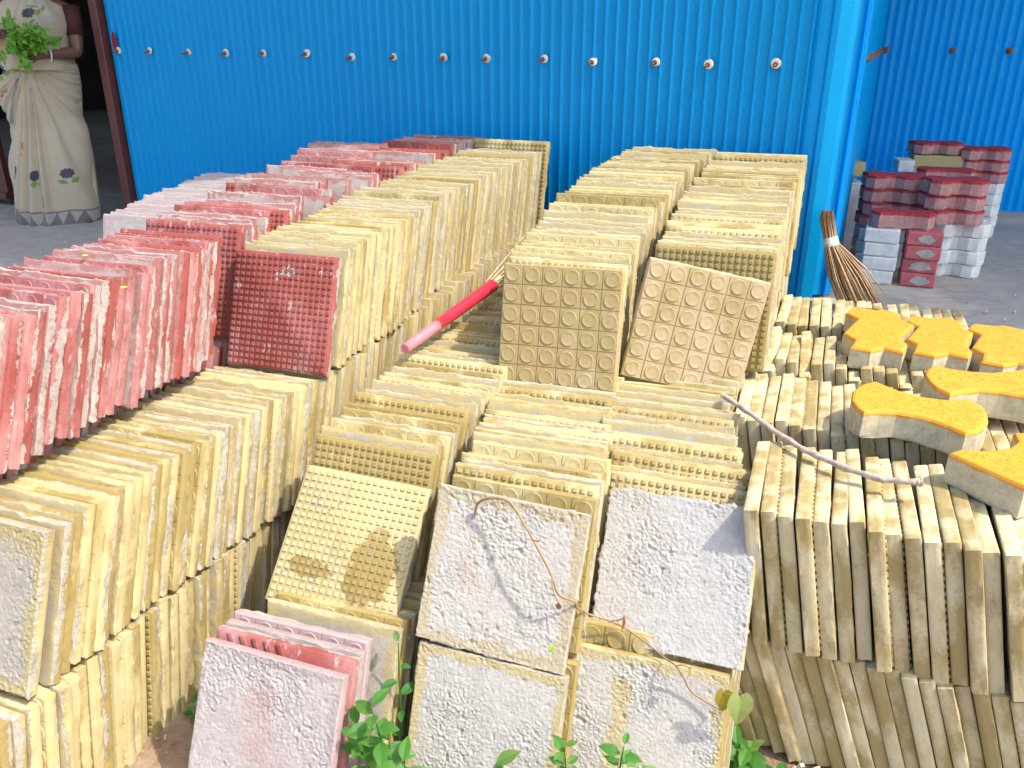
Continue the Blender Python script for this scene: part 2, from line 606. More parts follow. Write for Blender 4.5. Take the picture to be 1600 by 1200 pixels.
# ================================================================== SETTING
def ground_mat():
    t = NT('dirt', .95)
    v, o, r = t.coord(obj=False)
    a = t.noise(v, 2.2, 5, .6)
    b = t.noise(v, 26, 7, .7)
    f = t.noise(v, 130, 5, .7)
    c = t.mix(t.ramp(b, .35, .65), (.16, .095, .05), (.34, .225, .14))
    c = t.mix(t.ramp(a, .5, .65), c, (.40, .31, .22))
    c = t.mix(t.math('MULTIPLY', t.ramp(f, .6, .68), .6), c, (.5, .42, .33))
    return t.out(c, t.bump(t.math('ADD', b, t.math('MULTIPLY', f, .6)), .9, .012))
def slab_mat():
    t = NT('concrete_floor', .7)
    v, o, r = t.coord(obj=False)
    a = t.noise(v, 1.6, 5, .62, .8)
    b = t.noise(v, 14, 6, .65, .3)
    sc = t.n('ShaderNodeVectorMath', operation='MULTIPLY')
    t.l(v, sc.inputs[0])
    sc.inputs[1].default_value = (3, 16, 3)
    s = t.noise(sc.outputs[0], 2.2, 6, .7, 1.0)
    c = t.mix(t.ramp(b, .3, .7), (.27, .25, .215), (.36, .33, .28))
    c = t.mix(t.ramp(a, .52, .62), c, (.44, .39, .31))
    c = t.mix(t.math('MULTIPLY', t.ramp(s, .5, .68), .6), c, (.17, .175, .185))
    return t.out(c, t.bump(b, .3, .003))
M['dirt'] = ground_mat()
M['slab'] = slab_mat()

def ground_z(x, y):
    k = min(1, max(0, (y - 1.9) / 1.3))
    return -1.388 + .12 * k * k * (3 - 2 * k)
bm = bmesh.new()
xs = [-60, -20, -8, -4] + [-2.6 + i * .04 for i in range(105)] + [4, 8, 20, 60]
ys = [-60, -20, -5, -1] + [.5 + i * .04 for i in range(90)] + [6, 10, 25, 80]
gv = [[None] * len(ys) for _ in xs]
for i, x in enumerate(xs):
    for j, y in enumerate(ys):
        n = noise.noise(Vector((x * 5, y * 5, 0))) * .006 + noise.noise(Vector((x * 19, y * 19, 3))) * .005 if -3 < x < 3 and 0 < y < 5 else 0
        gv[i][j] = bm.verts.new(V(x, y, ground_z(x, y) + n - .006))
for i in range(len(xs) - 1):
    for j in range(len(ys) - 1):
        bm.faces.new((gv[i][j], gv[i + 1][j], gv[i + 1][j + 1], gv[i][j + 1])).smooth = True
o = link('ground', bm_mesh(bm, 'ground', [M['dirt']]))
o['kind'] = 'structure'

# scattered grit and crumbs on the dirt
bm = bmesh.new()
rnd = random.Random(5)
for _ in range(900):
    x, y = rnd.uniform(-.85, 1.2), rnd.uniform(1.0, 2.0)
    r = rnd.choice((.002, .003, .004, .007)) * rnd.uniform(.6, 1.3)
    p = V(x, y, ground_z(x, y))
    q = Euler((rnd.random() * 6, rnd.random() * 6, rnd.random() * 6)).to_matrix()
    add_box(bm, p, (r * 2, r * 1.5, r), 0, q)
M['grit'] = simple('grit', (.50, .42, .30), .9, .4, 20)
for _ in range(420):
    if rnd.random() < .6:
        x, y = rnd.uniform(1.10, 2.4), rnd.uniform(2.2, 3.4)
        if y < 2.95 - .445 * (x - 1.12) - .14:
            continue
    else:
        x, y = rnd.uniform(-3.0, -1.5), rnd.uniform(3.0, 4.6)
    r = rnd.choice((.0015, .002, .003, .005)) * rnd.uniform(.6, 1.3)
    add_box(bm, V(x, y, -.895), (r * 2, r * 1.5, r), 0, Euler((rnd.random() * 6, rnd.random() * 6, rnd.random() * 6)).to_matrix())
o = link('gravel', bm_mesh(bm, 'gravel', [M['grit']]))
o['kind'] = 'stuff'
tag(o, 'small crumbs of broken concrete scattered on the dirt and floor', 'gravel')

# wall line: front wall passes PW with direction DW ; recess behind it
AW = R(24)
DW = Vector((math.cos(AW), -math.sin(AW), 0))       # to the right along the wall
NW = Vector((-math.sin(AW), -math.cos(AW), 0))      # outward, to the viewer
PW = Vector((1.12, 2.93, 0))                        # bottom of the outer corner (camera-relative)
FZ = -.90                                           # slab level
def wp(s, out, z):
    p = PW + DW * s + NW * out
    return V(p.x, p.y, z)
# slab pieces: prisms with vertical sides
def slab(name, pts, ztop, zbot, jag=None):
    bm = bmesh.new()
    top = [bm.verts.new(V(x, y, ztop)) for x, y in pts]
    bot = [bm.verts.new(V(x, y, zbot)) for x, y in pts]
    bm.faces.new(top)
    m = len(pts)
    for k in range(m):
        bm.faces.new((top[k], bot[k], bot[(k + 1) % m], top[(k + 1) % m]))
    bmesh.ops.recalc_face_normals(bm, faces=bm.faces[:])
    o = link(name, bm_mesh(bm, name, [M['slab']]))
    o['kind'] = 'structure'
    return o
def wxy(s, out):
    p = PW + DW * s + NW * out
    return (p.x, p.y)
front = []
rnd = random.Random(3)
for i in range(46):
    s = -.10 + i * .11
    front.append(wxy(s, .17 + rnd.uniform(-.012, .012) + .05 * math.sin(i * .9)))
slab('concrete_floor', front + [wxy(6, -8), wxy(-9, -8), wxy(-9, -.03), wxy(-.1, -.03)], FZ, -1.6)
lf = [wxy(-3.15 + rnd.uniform(-.01, .01), .002 + i * .1) for i in range(15)]
slab('door_apron', [wxy(-3.12, .0), (-1.42, 3.3), (-1.44, 2.3), (-1.5, 1.2), (-9, 1.2), wxy(-9, .0)], FZ + .004, -1.6)

# ---- shed
def blue_mat(name, base):
    t = NT(name, .38)
    v, o, r = t.coord(obj=False)
    t.b.inputs['Specular IOR Level'].default_value = .28
    t.b.inputs['Coat Weight'].default_value = .0
    t.b.inputs['Coat Roughness'].default_value = .2
    sc = t.n('ShaderNodeVectorMath', operation='MULTIPLY')
    t.l(v, sc.inputs[0])
    sc.inputs[1].default_value = (14, 14, 1.2)
    a = t.noise(sc.outputs[0], 3, 6, .6)
    b = t.noise(v, 34, 6, .75)
    c = t.mix(t.ramp(a, .3, .7), tuple(x * .94 for x in base), base)
    c = t.mix(t.math('MULTIPLY', t.ramp(b, .68, .74), .45), c, (.30, .45, .60))
    rg = t.ramp(a, .2, .8)
    rg = t.math('ADD', t.math('MULTIPLY', rg, .14), .27)
    return t.out(c, t.bump(t.noise(v, 9, 3), .12, .004), rg)
M['blue'] = blue_mat('blue_painted_steel', (.002, .50, 1.0))
M['maroon'] = simple('maroon_painted_steel', (.09, .024, .019), .5, .2, 20, .1)
M['bolt'] = simple('rusty_bolt', (.20, .09, .05), .6, .3, 200, .2, metal=.4)
M['washer'] = simple('pale_washer', (.62, .58, .48), .6, .25, 150, .2)
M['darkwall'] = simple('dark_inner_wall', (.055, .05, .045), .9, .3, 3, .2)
M['roof'] = simple('grey_roof_sheet', (.35, .37, .38), .5, .15, 6, .1)

shed = empty('shed', 'shed of bright blue corrugated steel sheets behind the tile stacks', 'shed', V(PW.x, PW.y, FZ))
shed_inv = Matrix.Translation(-Vector(shed.location))
def to_shed(me):
    me.transform(shed_inv)
    return me

def corrugated(name, s0, s1, base, n_out, P, D, z0, z1, pitch=.042, depth=.0105, ragged=False, seed=0, wave=False):
    """steel sheet between s0 and s1 along D from P; ribs are narrow trapezoids, or a round wave"""
    bm = bmesh.new()
    rnd = random.Random(seed)
    pro = []
    s = s0
    if wave:
        n = int((s1 - s0) / (pitch / 8))
        for i in range(n + 1):
            u = s0 + (s1 - s0) * i / n
            pro.append((u, depth * .5 * (1 + math.cos(u / pitch * 2 * math.pi))))
    else:
        pro.append((s0, 0))
        while s + pitch <= s1 + 1e-6:
            for du, dh in ((.52, 0), (.55, .1), (.62, .92), (.65, 1), (.78, 1), (.81, .94), (.93, .08), (.96, 0)):
                pro.append((s + pitch * du, depth * dh))
            s += pitch
        if pro[-1][0] < s1 - 1e-4:
            pro.append((s1, 0))
    zs = [z0 + (z1 - z0) * k / 10 for k in range(11)]
    grid = []
    for (u, h) in pro:
        colv = []
        for k, z in enumerate(zs):
            b = .003 * noise.noise(Vector((u * 2.2, z * 1.3, .5)))
            zz = z
            if k == 0 and ragged:
                zz = z + rnd.uniform(0, .02)
            p = P + D * u + n_out * (base + h + b)
            colv.append(bm.verts.new(V(p.x, p.y, zz)))
        grid.append(colv)
    for i in range(len(grid) - 1):
        for k in range(10):
            f = bm.faces.new((grid[i][k], grid[i + 1][k], grid[i + 1][k + 1], grid[i][k + 1]))
            f.smooth = True
    # thickness
    bmesh.ops.solidify(bm, geom=bm.faces[:], thickness=.0006)
    me = to_shed(bm_mesh(bm, name, [M['blue']]))
    me.set_sharp_from_angle(angle=R(84))
    return link(name, me, shed)

ROOFZ = 1.9
WEND = -3.32     # left end of the front wall (door side), along DW from the corner
# front wall sheets, each overlapping the next like roofing sheets
edges = [-3.318, -2.478, -1.638, -.798, -.084]
for i in range(4):
    corrugated('wall_sheet', edges[i], edges[i + 1], .0, NW, PW, DW, -1.40, ROOFZ, seed=i)
# recess side wall and back wall
SD = -NW                                            # going back
corrugated('wall_sheet', .01, 1.86, .0, DW, PW + DW * .02, SD, FZ + .002, ROOFZ, seed=9, ragged=True, wave=True)
PB = PW + SD * 1.88
for i, (a, b) in enumerate(((.0, .9), (.88, 1.8), (1.78, 2.7), (2.68, 3.6), (3.58, 4.6))):
    corrugated('wall_sheet', a + .01, b, .0 + (.0015 if i % 2 else 0), NW, PB, DW, FZ + .03, ROOFZ, seed=20 + i, ragged=True, wave=True, depth=.012)
# corner flashing: folded strip turning round the outer corner
prof = [(-.130, .004), (-.118, .015), (-.100, .016), (-.084, .010), (-.076, .020), (-.058, .019), (-.020, .001), (.020, -.028), (.036, -.050), (.038, -.080)]
bm = bmesh.new()
cols = []
for (s, out) in prof:
    cols.append([bm.verts.new(wp(s, out, z)) for z in (FZ + .012 if s > -.05 else -1.3, -.4, .3, ROOFZ)])
for i in range(len(cols) - 1):
    for k in range(3):
        bm.faces.new((cols[i][k], cols[i + 1][k], cols[i + 1][k + 1], cols[i][k + 1]))
bmesh.ops.solidify(bm, geom=bm.faces[:], thickness=.0008)
link('corner_flashing', to_shed(bm_mesh(bm, 'corner_flashing', [M['blue']])), shed)

# shed roof, unseen; overhang outline shaped to shade the wall, rear tiles and recess
def flat_plate(name, pts, z0, z1, mat):
    bm = bmesh.new()
    top = [bm.verts.new(V(x, y, z1)) for x, y in pts]
    bot = [bm.verts.new(V(x, y, z0)) for x, y in pts]
    bm.faces.new(top)
    bm.faces.new(list(reversed(bot)))
    m = len(pts)
    for k in range(m):
        bm.faces.new((top[k], bot[k], bot[(k + 1) % m], top[(k + 1) % m]))
    bmesh.ops.recalc_face_normals(bm, faces=bm.faces[:])
    return link(name, to_shed(bm_mesh(bm, name, [mat])), shed)
flat_plate('roof', [wxy(.32, .0), wxy(.30, .26), wxy(.115, .30), wxy(-.275, .52), wxy(-.54, .95), wxy(-.8, 1.12), wxy(-9, 1.25), wxy(-9, -8), wxy(3.5, -8), wxy(3.5, .42), wxy(2.14, .40), wxy(2.08, .0)], ROOFZ + .003, ROOFZ + .05, M['roof'])

# interior walls of the dark room
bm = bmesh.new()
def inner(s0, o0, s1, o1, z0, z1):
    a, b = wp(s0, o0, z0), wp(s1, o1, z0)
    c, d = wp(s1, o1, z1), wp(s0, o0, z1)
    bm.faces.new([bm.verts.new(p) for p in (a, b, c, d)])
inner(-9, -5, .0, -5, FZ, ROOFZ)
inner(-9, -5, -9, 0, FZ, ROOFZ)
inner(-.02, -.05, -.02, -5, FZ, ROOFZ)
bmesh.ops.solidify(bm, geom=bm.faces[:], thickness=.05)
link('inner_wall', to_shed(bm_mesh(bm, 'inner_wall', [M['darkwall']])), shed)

# door frame post + door leaves (maroon)
bm = bmesh.new()
rotw = Matrix.Rotation(-AW, 3, 'Z')
c = wp(WEND - .036, .012, (-1.30 + ROOFZ) / 2)
add_box(bm, c, (.050, .05, ROOFZ + 1.30), 0, rotw)
bmesh.ops.bevel(bm, geom=bm.edges[:], offset=.004, segments=1, affect='EDGES')
link('door_post', to_shed(bm_mesh(bm, 'door_post', [M['maroon']])), shed)
bm = bmesh.new()
c = wp(WEND - 1.98, -.02, (FZ + .03 + ROOFZ) / 2)
add_box(bm, c, (2.0, .03, ROOFZ - FZ - .03), 0, rotw)
link('door_leaf', to_shed(bm_mesh(bm, 'door_leaf', [M['maroon']])), shed)
for k, zz in enumerate((FZ + .06, FZ + .62, FZ + 1.2, FZ + 1.9)):
    bm = bmesh.new()
    add_box(bm, wp(WEND - 1.98, .004, zz), (2.0, .02, .035), 0, rotw)
    link('door_rail', to_shed(bm_mesh(bm, 'door_rail', [M['maroon']])), shed)
# red paint mark beside first bolt
bm = bmesh.new()
pts = []
for a in range(14):
    an = a * 2 * math.pi / 14
    pts.append(bm.verts.new(wp(-3.278 + .016 * math.cos(an), .0125, -.045 + .048 * math.sin(an))))
bm.faces.new(pts)
bmesh.ops.solidify(bm, geom=bm.faces[:], thickness=.002)
M['redpaint'] = simple('red_paint', (.45, .03, .05), .5, .2, 60, .1)
link('paint_mark', to_shed(bm_mesh(bm, 'paint_mark', [M['redpaint']])), shed)

# hook bolts with washers
def bolt(p, nrm, seed, lean=.0, dark=False, ln=.030):
    rnd = random.Random(seed)
    bm = bmesh.new()
    side = nrm.cross(Vector((0, 0, 1)))
    d = (nrm + side * rnd.uniform(.0, .75) + Vector((0, 0, -rnd.uniform(.0, .45)))).normalized()
    tube(bm, [Vector(p), Vector(p) + d * ln], .0042, 8)
    tube(bm, [Vector(p) + d * .006, Vector(p) + d * .013], .0085, 6)
    b = link('bolt', to_shed(bm_mesh(bm, 'bolt', [M['bolt']])), shed)
    bm = bmesh.new()
    tube(bm, [Vector(p), Vector(p) + (nrm * .004 + Vector((0, 0, rnd.uniform(-.0015, .0015))))], [rnd.uniform(.0145, .0175), .011], 14)
    link('washer', to_shed(bm_mesh(bm, 'washer', [M['bolt'] if dark else M['washer']])), b)
BX = [-3.262, -3.067, -2.831, -2.614, -2.406, -2.176, -1.949, -1.746, -1.517, -1.328, -1.088, -.894, -.657, -.469, -.242]
BZ = [-.08, -.08, -.083, -.085, -.085, -.083, -.095, -.093, -.092, -.094, -.093, -.10, -.098, -.103, -.098]
for i, (s, z) in enumerate(zip(BX, BZ)):
    bolt(wp(s, .0105, z), NW, i)
for i in range(10):
    p = PW + DW * .034 + SD * (.10 + i * .17)
    bolt(V(p.x, p.y, -.085), DW, 50 + i, dark=True, ln=.015)
for i, s in enumerate((.05, .36, .61, .87, 1.13, 1.4)):
    p = PB + DW * s + NW * .014
    bolt(V(p.x, p.y, -.085), NW, 80 + i, dark=True)

# ================================================================== TILE ROWS
GRP_Y1T = 'yellow tiles standing in the top tier of the long left row'
# Y1: the long yellow row left of the centre
row('yellow', 'R', [(-.418, 2.075, -.508), (-.325, 2.26, -.49), (-.216, 2.575, -.462), (-.01, 2.93, -.425), (.105, 3.12, -.395)], 47, (20, 19), (-18, -19), 11,
    'raised left yellow row', GRP_Y1T, kinds=['back'] * 6, faces=(.15, .15))
row('yellow', 'R', [(.135, 3.19, -.372), (.14, 3.2, -.372)], 1, (14, 14), (-20, -20), 12,
    'studded olive yellow tile standing last in its row against the blue wall', GRP_Y1T, kinds=['studs'])
row('yellow', 'R', [(-.81, 1.285, -.812), (-.64, 1.65, -.812), (-.46, 1.985, -.80)], 33, (21, 19), (-20, -18), 13,
    'middle tier at the left edge', 'yellow tiles in the middle tier of the left row', kinds=['back', 'back', 'back', 'dots', 'studs', 'studs', 'back'], faces=(.15, .2), rest_from=None)
row('yellow', 'R', [(-.445, 2.01, -.795), (.115, 3.11, -.665)], 49, (19, 18), (-18, -18), 14,
    'tier under the raised left row', 'yellow tiles under the raised yellow row', rest_from=0, faces=(.1, .1), xj=.006)
row('yellow', 'R', [(-.885, 1.09, -1.105), (-.80, 1.27, -1.105), (-.62, 1.70, -1.10), (-.50, 1.98, -1.09)], 38, (11, 14), (-20, -18), 15,
    'bottom tier at the left edge', 'yellow tiles in the bottom tier of the left row', kinds=['studs', 'back', 'back', 'dots', 'back', 'studs'], faces=(.2, .2), xj=.006, rest_from=25)
# M1: the row under the red broom handle
M1G = 'yellow tiles in the low row under the red handle'
row('yellow', 'L', [(-.448, 1.70, -.845), (-.40, 1.80, -.825), (-.333, 1.93, -.795), (-.25, 2.12, -.77), (-.133, 2.33, -.755), (-.052, 2.52, -.735), (.10, 3.0, -.695), (.145, 3.13, -.68)], 55, (26, 20), (-20, -17), 16,
    'low row under the red handle', M1G, kinds=['studs', 'back', 'dots', 'back', 'dots', 'dots', 'studs', 'back', 'back', 'studs', 'dots', 'back', 'dots', 'studs', 'back', 'studs', 'studs', 'back', 'studs'], faces=(.25, .45), zj=.007)
row('yellow', 'L', [(-.505, 1.415, -1.085), (-.49, 1.445, -1.085), (-.44, 1.62, -1.09), (-.36, 1.9, -1.09)], 18, (24, 20), (-19, -18), 17,
    'bottom tier under leaning studded tile', 'yellow tiles under the leaning studded tile', kinds=['back', 'dots', 'back'], zj=.003, rest_from=3)
# M2 centre row
row('yellow', 'L', [(-.125, 1.475, -.825), (-.085, 1.63, -.815), (-.035, 1.92, -.805)], 17, (23, 20), (-19, -17), 18,
    'low row below the upright circle tile', 'yellow tiles in the low part of the centre row', kinds=['dots', 'studs', 'back', 'dots', 'back', 'dots', 'back', 'dots', 'back', 'studs', 'back', 'studs', 'back', 'studs', 'back', 'studs', 'back'], zj=.006)
row('yellow', 'L', [(-.03, 1.95, -.80), (.40, 3.08, -.67)], 44, (19, 18), (-18, -18), 19, 'x', 'x', rest_from=0)
row('yellow', 'L', [(-.155, 1.345, -1.10), (-.11, 1.50, -1.10)], 7, (20, 20), (-19, -18), 20,
    'bottom tier behind lower left slab', 'yellow tiles behind the lower grey slab', kinds=['dots'], zj=.003, rest_from=1)
row('yellow', 'L', [(-.012, 2.055, -.515), (.06, 2.28, -.487), (.105, 2.41, -.447), (.195, 2.56, -.418), (.27, 2.82, -.412), (.43, 3.10, -.385)], 45, (17, 17), (-17, -18), 21,
    'raised centre row by the blue wall', 'yellow tiles in the raised centre row', kinds=['studs', 'back', 'dots', 'dots', 'back', 'dots', 'dots', 'back', 'back', 'back', 'back', 'back', 'back'], faces=(.35, .2), zj=.005)
# M3
row('yellow', 'L', [(.205, 1.545, -.855), (.205, 1.62, -.83), (.255, 1.93, -.805)], 15, (26, 20), (-20, -17), 22,
    'low row below the tilted circle tile', 'yellow tiles in the low part of the right row', kinds=['studs', 'back', 'studs', 'back', 'studs', 'studs', 'back', 'studs', 'back', 'studs', 'back', 'dots', 'back'], zj=.005, xj=.007)
row('yellow', 'L', [(.265, 1.96, -.80), (.68, 2.92, -.67)], 38, (19, 18), (-18, -18), 23, 'x', 'x', rest_from=0)
row('yellow', 'L', [(.145, 1.345, -1.09), (.19, 1.5, -1.10)], 7, (22, 20), (-19, -18), 24,
    'bottom tier behind lower right slab', 'yellow tiles behind the lower right slab', kinds=['dots'], zj=.003, rest_from=1)
row('yellow', 'L', [(.362, 2.105, -.498), (.41, 2.20, -.485), (.51, 2.50, -.44), (.70, 2.95, -.387)], 37, (15, 17), (-17, -18), 25,
    'raised right row by the blue wall', 'yellow tiles in the raised right row', kinds=['studs', 'dots', 'back', 'dots', 'back', 'studs', 'dots', 'studs', 'studs'], faces=(.4, .3), zj=.005)

# hero tiles
TAN = tile_mesh('dots', 'tan', 51)
hero('yellow', TAN, (.1149, 1.9391, -.6703), (.9554, -.2949, .0181), (.0612, .2574, .9644),
     'upright dusty yellow tile with a full face of raised circles, in the centre', 'large yellow tiles leaning face out')
hero('yellow', TAN, (.4478, 1.9329, -.674), (.9779, -.0552, -.2016), (.2069, .1191, .9711),
     'yellow circle tile tilted sideways, touching the stick end at its lower corner', 'large yellow tiles leaning face out')
hero('yellow', tile_mesh('studs', 'yellow_damp', 52, N=40), (-.3494, 1.4948, -1.0013), (.9442, -.3288, -.0223), (.2364, .6286, .7409),
     'yellow studded tile leaning far back with damp brown patches, left of the grey slabs', 'large yellow tiles leaning face out')
hero('red', TM['red', 'studs'][0], (-.5924, 2.0308, -.6585), (.9441, -.3296, .0096), (.1063, .3316, .9374),
     'deep red studded tile standing face out between red and yellow rows', 'red tiles standing face out')
def grey(c, X, Y, seed, label, fam='grey', rag=1.5, cm=None):
    M_ = tile_mesh('plain', fam, seed, N=150, rag=rag, amp=1.1)
    if cm:
        M_.materials[1] = M[cm]
    hero('cement' if fam == 'grey' else fam, M_, c, X, Y, label, 'tiles with rough cement backs facing the viewer', back=True)
M['grey'] = M['yellow']
grey((-.0224, 1.3124, -.9548), (.9459, -.3222, -.0384), (.1707, .3935, .9033), 31, 'upper left grey slab crossed by the shadow of the dry vine', cm='slab_a')
grey((.3142, 1.350, -.9754), (.8968, -.4343, .0845), (.1546, .4865, .8599), 32, 'upper right grey slab with a dark triangular shadow at its right edge', rag=2.2, cm='slab_b')
# lower slabs
def leaning(TLc, yaw, tilt):
    yw, tl = R(yaw), R(tilt)
    X = Vector((math.cos(yw), math.sin(yw), 0))
    Y = Vector((-math.sin(yw) * math.sin(tl), math.cos(yw) * math.sin(tl), math.cos(tl)))
    return Vector(TLc) + X * .15 - Y * .15, X, Y
c, X, Y = leaning((-.18, 1.30, -1.095), -20, 22)
grey(c, X, Y, 33, 'lower left grey slab with a yellow rim, above the weeds', rag=.8, cm='slab_c')
c, X, Y = leaning((.118, 1.30, -1.10), -18, 22)
grey(c, X, Y, 34, 'lower right grey slab with a yellow stain, next to the heart-shaped leaves', rag=.8, cm='slab_d')
c, X, Y = leaning((-.582, 1.265, -1.062), -20, 24)
grey(c, X, Y, 35, 'pale pink slab with rough back at the bottom, in front of the red barred tile', fam='pink', rag=.7)
# leaning group behind the pink slab
def lean_tile(fam, kind, TLc, yaw, tilt, label, mesh=None):
    c, X, Y = leaning(TLc, yaw, tilt)
    me = mesh or TM[fam, kind][0]
    hero(fam, me, c, X, Y, label, 'tiles leaning behind the pink slab', back=(kind == 'back'))
lean_tile('red', 'bars', (-.572, 1.300, -1.062), -18.5, 22, 'bright red tile with diagonal bars, only its top edge showing', tile_mesh('bars', 'red', 41))
lean_tile('pink', 'back', (-.566, 1.332, -1.072), -18.5, 22, 'dusty pink tile with rough back, behind the red barred tile')
lean_tile('pink', 'dots', (-.562, 1.372, -1.080), -18, 22, 'dusty pink tile with raised circles, behind the red barred tile')

# first tile of the middle left tier: a detailed rough back
c, X, Y = leaning((-1.105, 1.352, -.812), -20, 22)
grey(c, X, Y, 36, 'pale cement-backed tile at the left edge, first of its row', fam='yellow', rag=1.2)

o = box_obj('broken_tile', (0, 0, 0), (.20, .022, .12), M['yellow'], None, None, .003)
o.location = V(-1.045, 1.235, -.505)
o.rotation_euler = (R(-24), R(14), R(-20))
tag(o, 'broken yellow tile piece lying against the red tiles at the left edge', 'paving tile')

# ---- red rows
RG = 'red tiles in the front part of the red row'
row('red', 'R', [(-1.03, 1.30, -.505), (-.96, 1.44, -.495), (-.86, 1.67, -.482), (-.755, 1.96, -.475), (-.738, 2.07, -.475)], 32, (24, 20), (-20, -18), 61,
    'front red group at the left edge', RG, faces=(.35, .12), zj=.005)
RB = 'red tiles in the rear part of the red row'
rnd = random.Random(62)
nb = 40
for i in range(nb):
    t = i / (nb - 1)
    y1 = 2.175 + (3.16 - 2.175) * t
    # right aligned x follows the yellow row, left aligned follows the outer line
    xr = -.70 + (-.225 + .70) * t
    xl_left = -1.0 + (-.76 + 1.0) * t
    zt = -.475 + .085 * t
    yaw = R(-18 + rnd.gauss(0, .7))
    tl = R(19 + rnd.gauss(0, 1.0))
    wv = Vector((math.cos(yaw), math.sin(yaw), 0))
    dn = Vector((-math.sin(yaw) * math.sin(tl), math.cos(yaw) * math.sin(tl), math.cos(tl)))
    gap = (xr - .285) - xl_left
    spots = []
    cr = V(xr, y1, zt) - wv * .15
    cl = cr - wv * min(.305, max(gap, 0) / .95)
    if gap > .265:
        spots = [(cr, 'right'), (cl, 'left')]
    else:
        k = 0 if rnd.random() < .5 else 1
        spots = [((cr, cl)[k] if rnd.random() < .7 else (cr + cl) / 2, 'line')]
    for (p, sd_) in spots:
        u = rnd.random()
        k = 'dots' if u < .2 else ('studs' if u < .5 else 'back')
        pos = p - dn * L + Vector((0, 0, rnd.gauss(0, .006)))
        where = {'line': 'rear red group', 'right': 'rear red group, right column', 'left': 'rear red group, left column'}[sd_]
        put_tile('red', k, tile_matrix(pos, yaw, tl, k == 'back'),
                 'red %s tile, %s from front in %s' % (ADJ[k], ordinal(i + 1), where), RB, rnd)
for i in range(4):
    t = i / 3
    row('red', 'R', [(-.215 + .10 * t, 3.22 + .11 * t, -.385 + .012 * t), (-.2, 3.5, -.36)], 1, (17, 17), (-20, -20), 70 + i,
        ['dark red circle-patterned tile, nearest of the dark group by the wall', 'dark red rough-backed tile, second nearest of the dark group by the wall', 'dark red rough-backed tile, one before last of the dark group', 'dark red studded tile, last of all against the blue wall'][i], 'dark red tiles against the wall', kinds=['dots', 'back', 'back', 'studs'][i:])
row('pink', 'L', [(-1.215, 2.47, -.50), (-1.20, 2.85, -.497), (-1.16, 3.22, -.49)], 30, (15, 18), (-16, -18), 64,
    'faded row farthest left', 'faded pink tiles in the far left row', kinds=['back'] * 30, zj=.003)
# supports under the raised red rows (mostly hidden)
row('red', 'R', [(-1.06, 1.35, -.785), (-.99, 1.50, -.78), (-.92, 1.75, -.775), (-.80, 2.05, -.77), (-.24, 3.15, -.68)], 62, (20, 19), (-20, -18), 65, 'x', 'x', rest_from=0)
row('red', 'R', [(-1.0, 2.15, -.78), (-.55, 3.35, -.68)], 38, (19, 19), (-18, -18), 66, 'x', 'x', rest_from=0)
row('red', 'L', [(-1.235, 2.45, -.79), (-1.18, 3.2, -.78)], 24, (18, 18), (-18, -18), 67, 'x', 'x', rest_from=0)

# ---- right block: tiles on edge, seen from their sides
def side_row(P0, P1, n, tilt, seed, where, group, z_bottom=None, rest_from=None, yaw=70, slope=0.0, short=()):
    """P0/P1: top corner nearest the viewer of the first and last tile; tiles lean to the left"""
    rnd = random.Random(seed)
    wk = 0
    for i in range(n):
        t = i / (n - 1)
        x, y, z = [P0[k] + (P1[k] - P0[k]) * t for k in range(3)]
        wk = wk * .6 + rnd.gauss(0, .5)
        tl = R(tilt[0] + (tilt[1] - tilt[0]) * t + wk * .6)
        yw = R(yaw + rnd.gauss(0, .8))
        wv = Vector((math.cos(yw), math.sin(yw), 0))
        dn = Vector((-math.sin(yw) * math.sin(tl), math.cos(yw) * math.sin(tl), math.cos(tl)))
        top = V(x, y, z + rnd.gauss(0, .003)) + wv * (.15 + rnd.gauss(0, .006))
        pos = top - dn * L
        k = 'studs' if rnd.random() < .5 else 'back'
        m = tile_matrix(pos, yw, tl, k == 'back', T=TC)
        m = m @ Matrix.Translation((0, 0, .15)) @ Matrix.Rotation(R(slope), 4, 'Y') @ Matrix.Translation((0, 0, -.15))
        put_tile('cream', k, m, 'cream tile seen edge-on, %s from left in %s' % (ordinal(i + 1), where), group, rnd,
                 rest=(rest_from is not None and i >= rest_from))
side_row((.453, 1.320, -.808), (1.20, 1.045, -.812), 27, (10, 17), 81, 'upper front row of right block', 'cream tiles in the front upper row')
side_row((.392, 1.365, -1.10), (1.11, 1.055, -1.10), 27, (20, 18), 82, 'lower front row of right block', 'cream tiles in the front lower row')
side_row((.535, 1.725, -.815), (1.33, 1.435, -.812), 29, (12, 14), 83, 'middle row of right block', 'cream tiles in the middle upper row')
side_row((.655, 2.035, -.80), (1.42, 1.755, -.80), 28, (11, 12), 84, 'back row of right block', 'cream tiles in the back upper row', slope=-5)
side_row((.79, 2.385, -.80), (1.30, 2.20, -.80), 18, (11, 12), 85, 'last row before the concrete floor', 'cream tiles in the last row', slope=0)
side_row((.50, 1.72, -1.10), (1.30, 1.43, -1.10), 28, (22, 20), 86, 'x', 'x', rest_from=0)
side_row((.62, 2.04, -1.09), (1.40, 1.76, -1.09), 28, (20, 20), 87, 'x', 'x', rest_from=0)
side_row((.76, 2.385, -1.08), (1.30, 2.20, -1.08), 18, (20, 20), 88, 'x', 'x', rest_from=0)

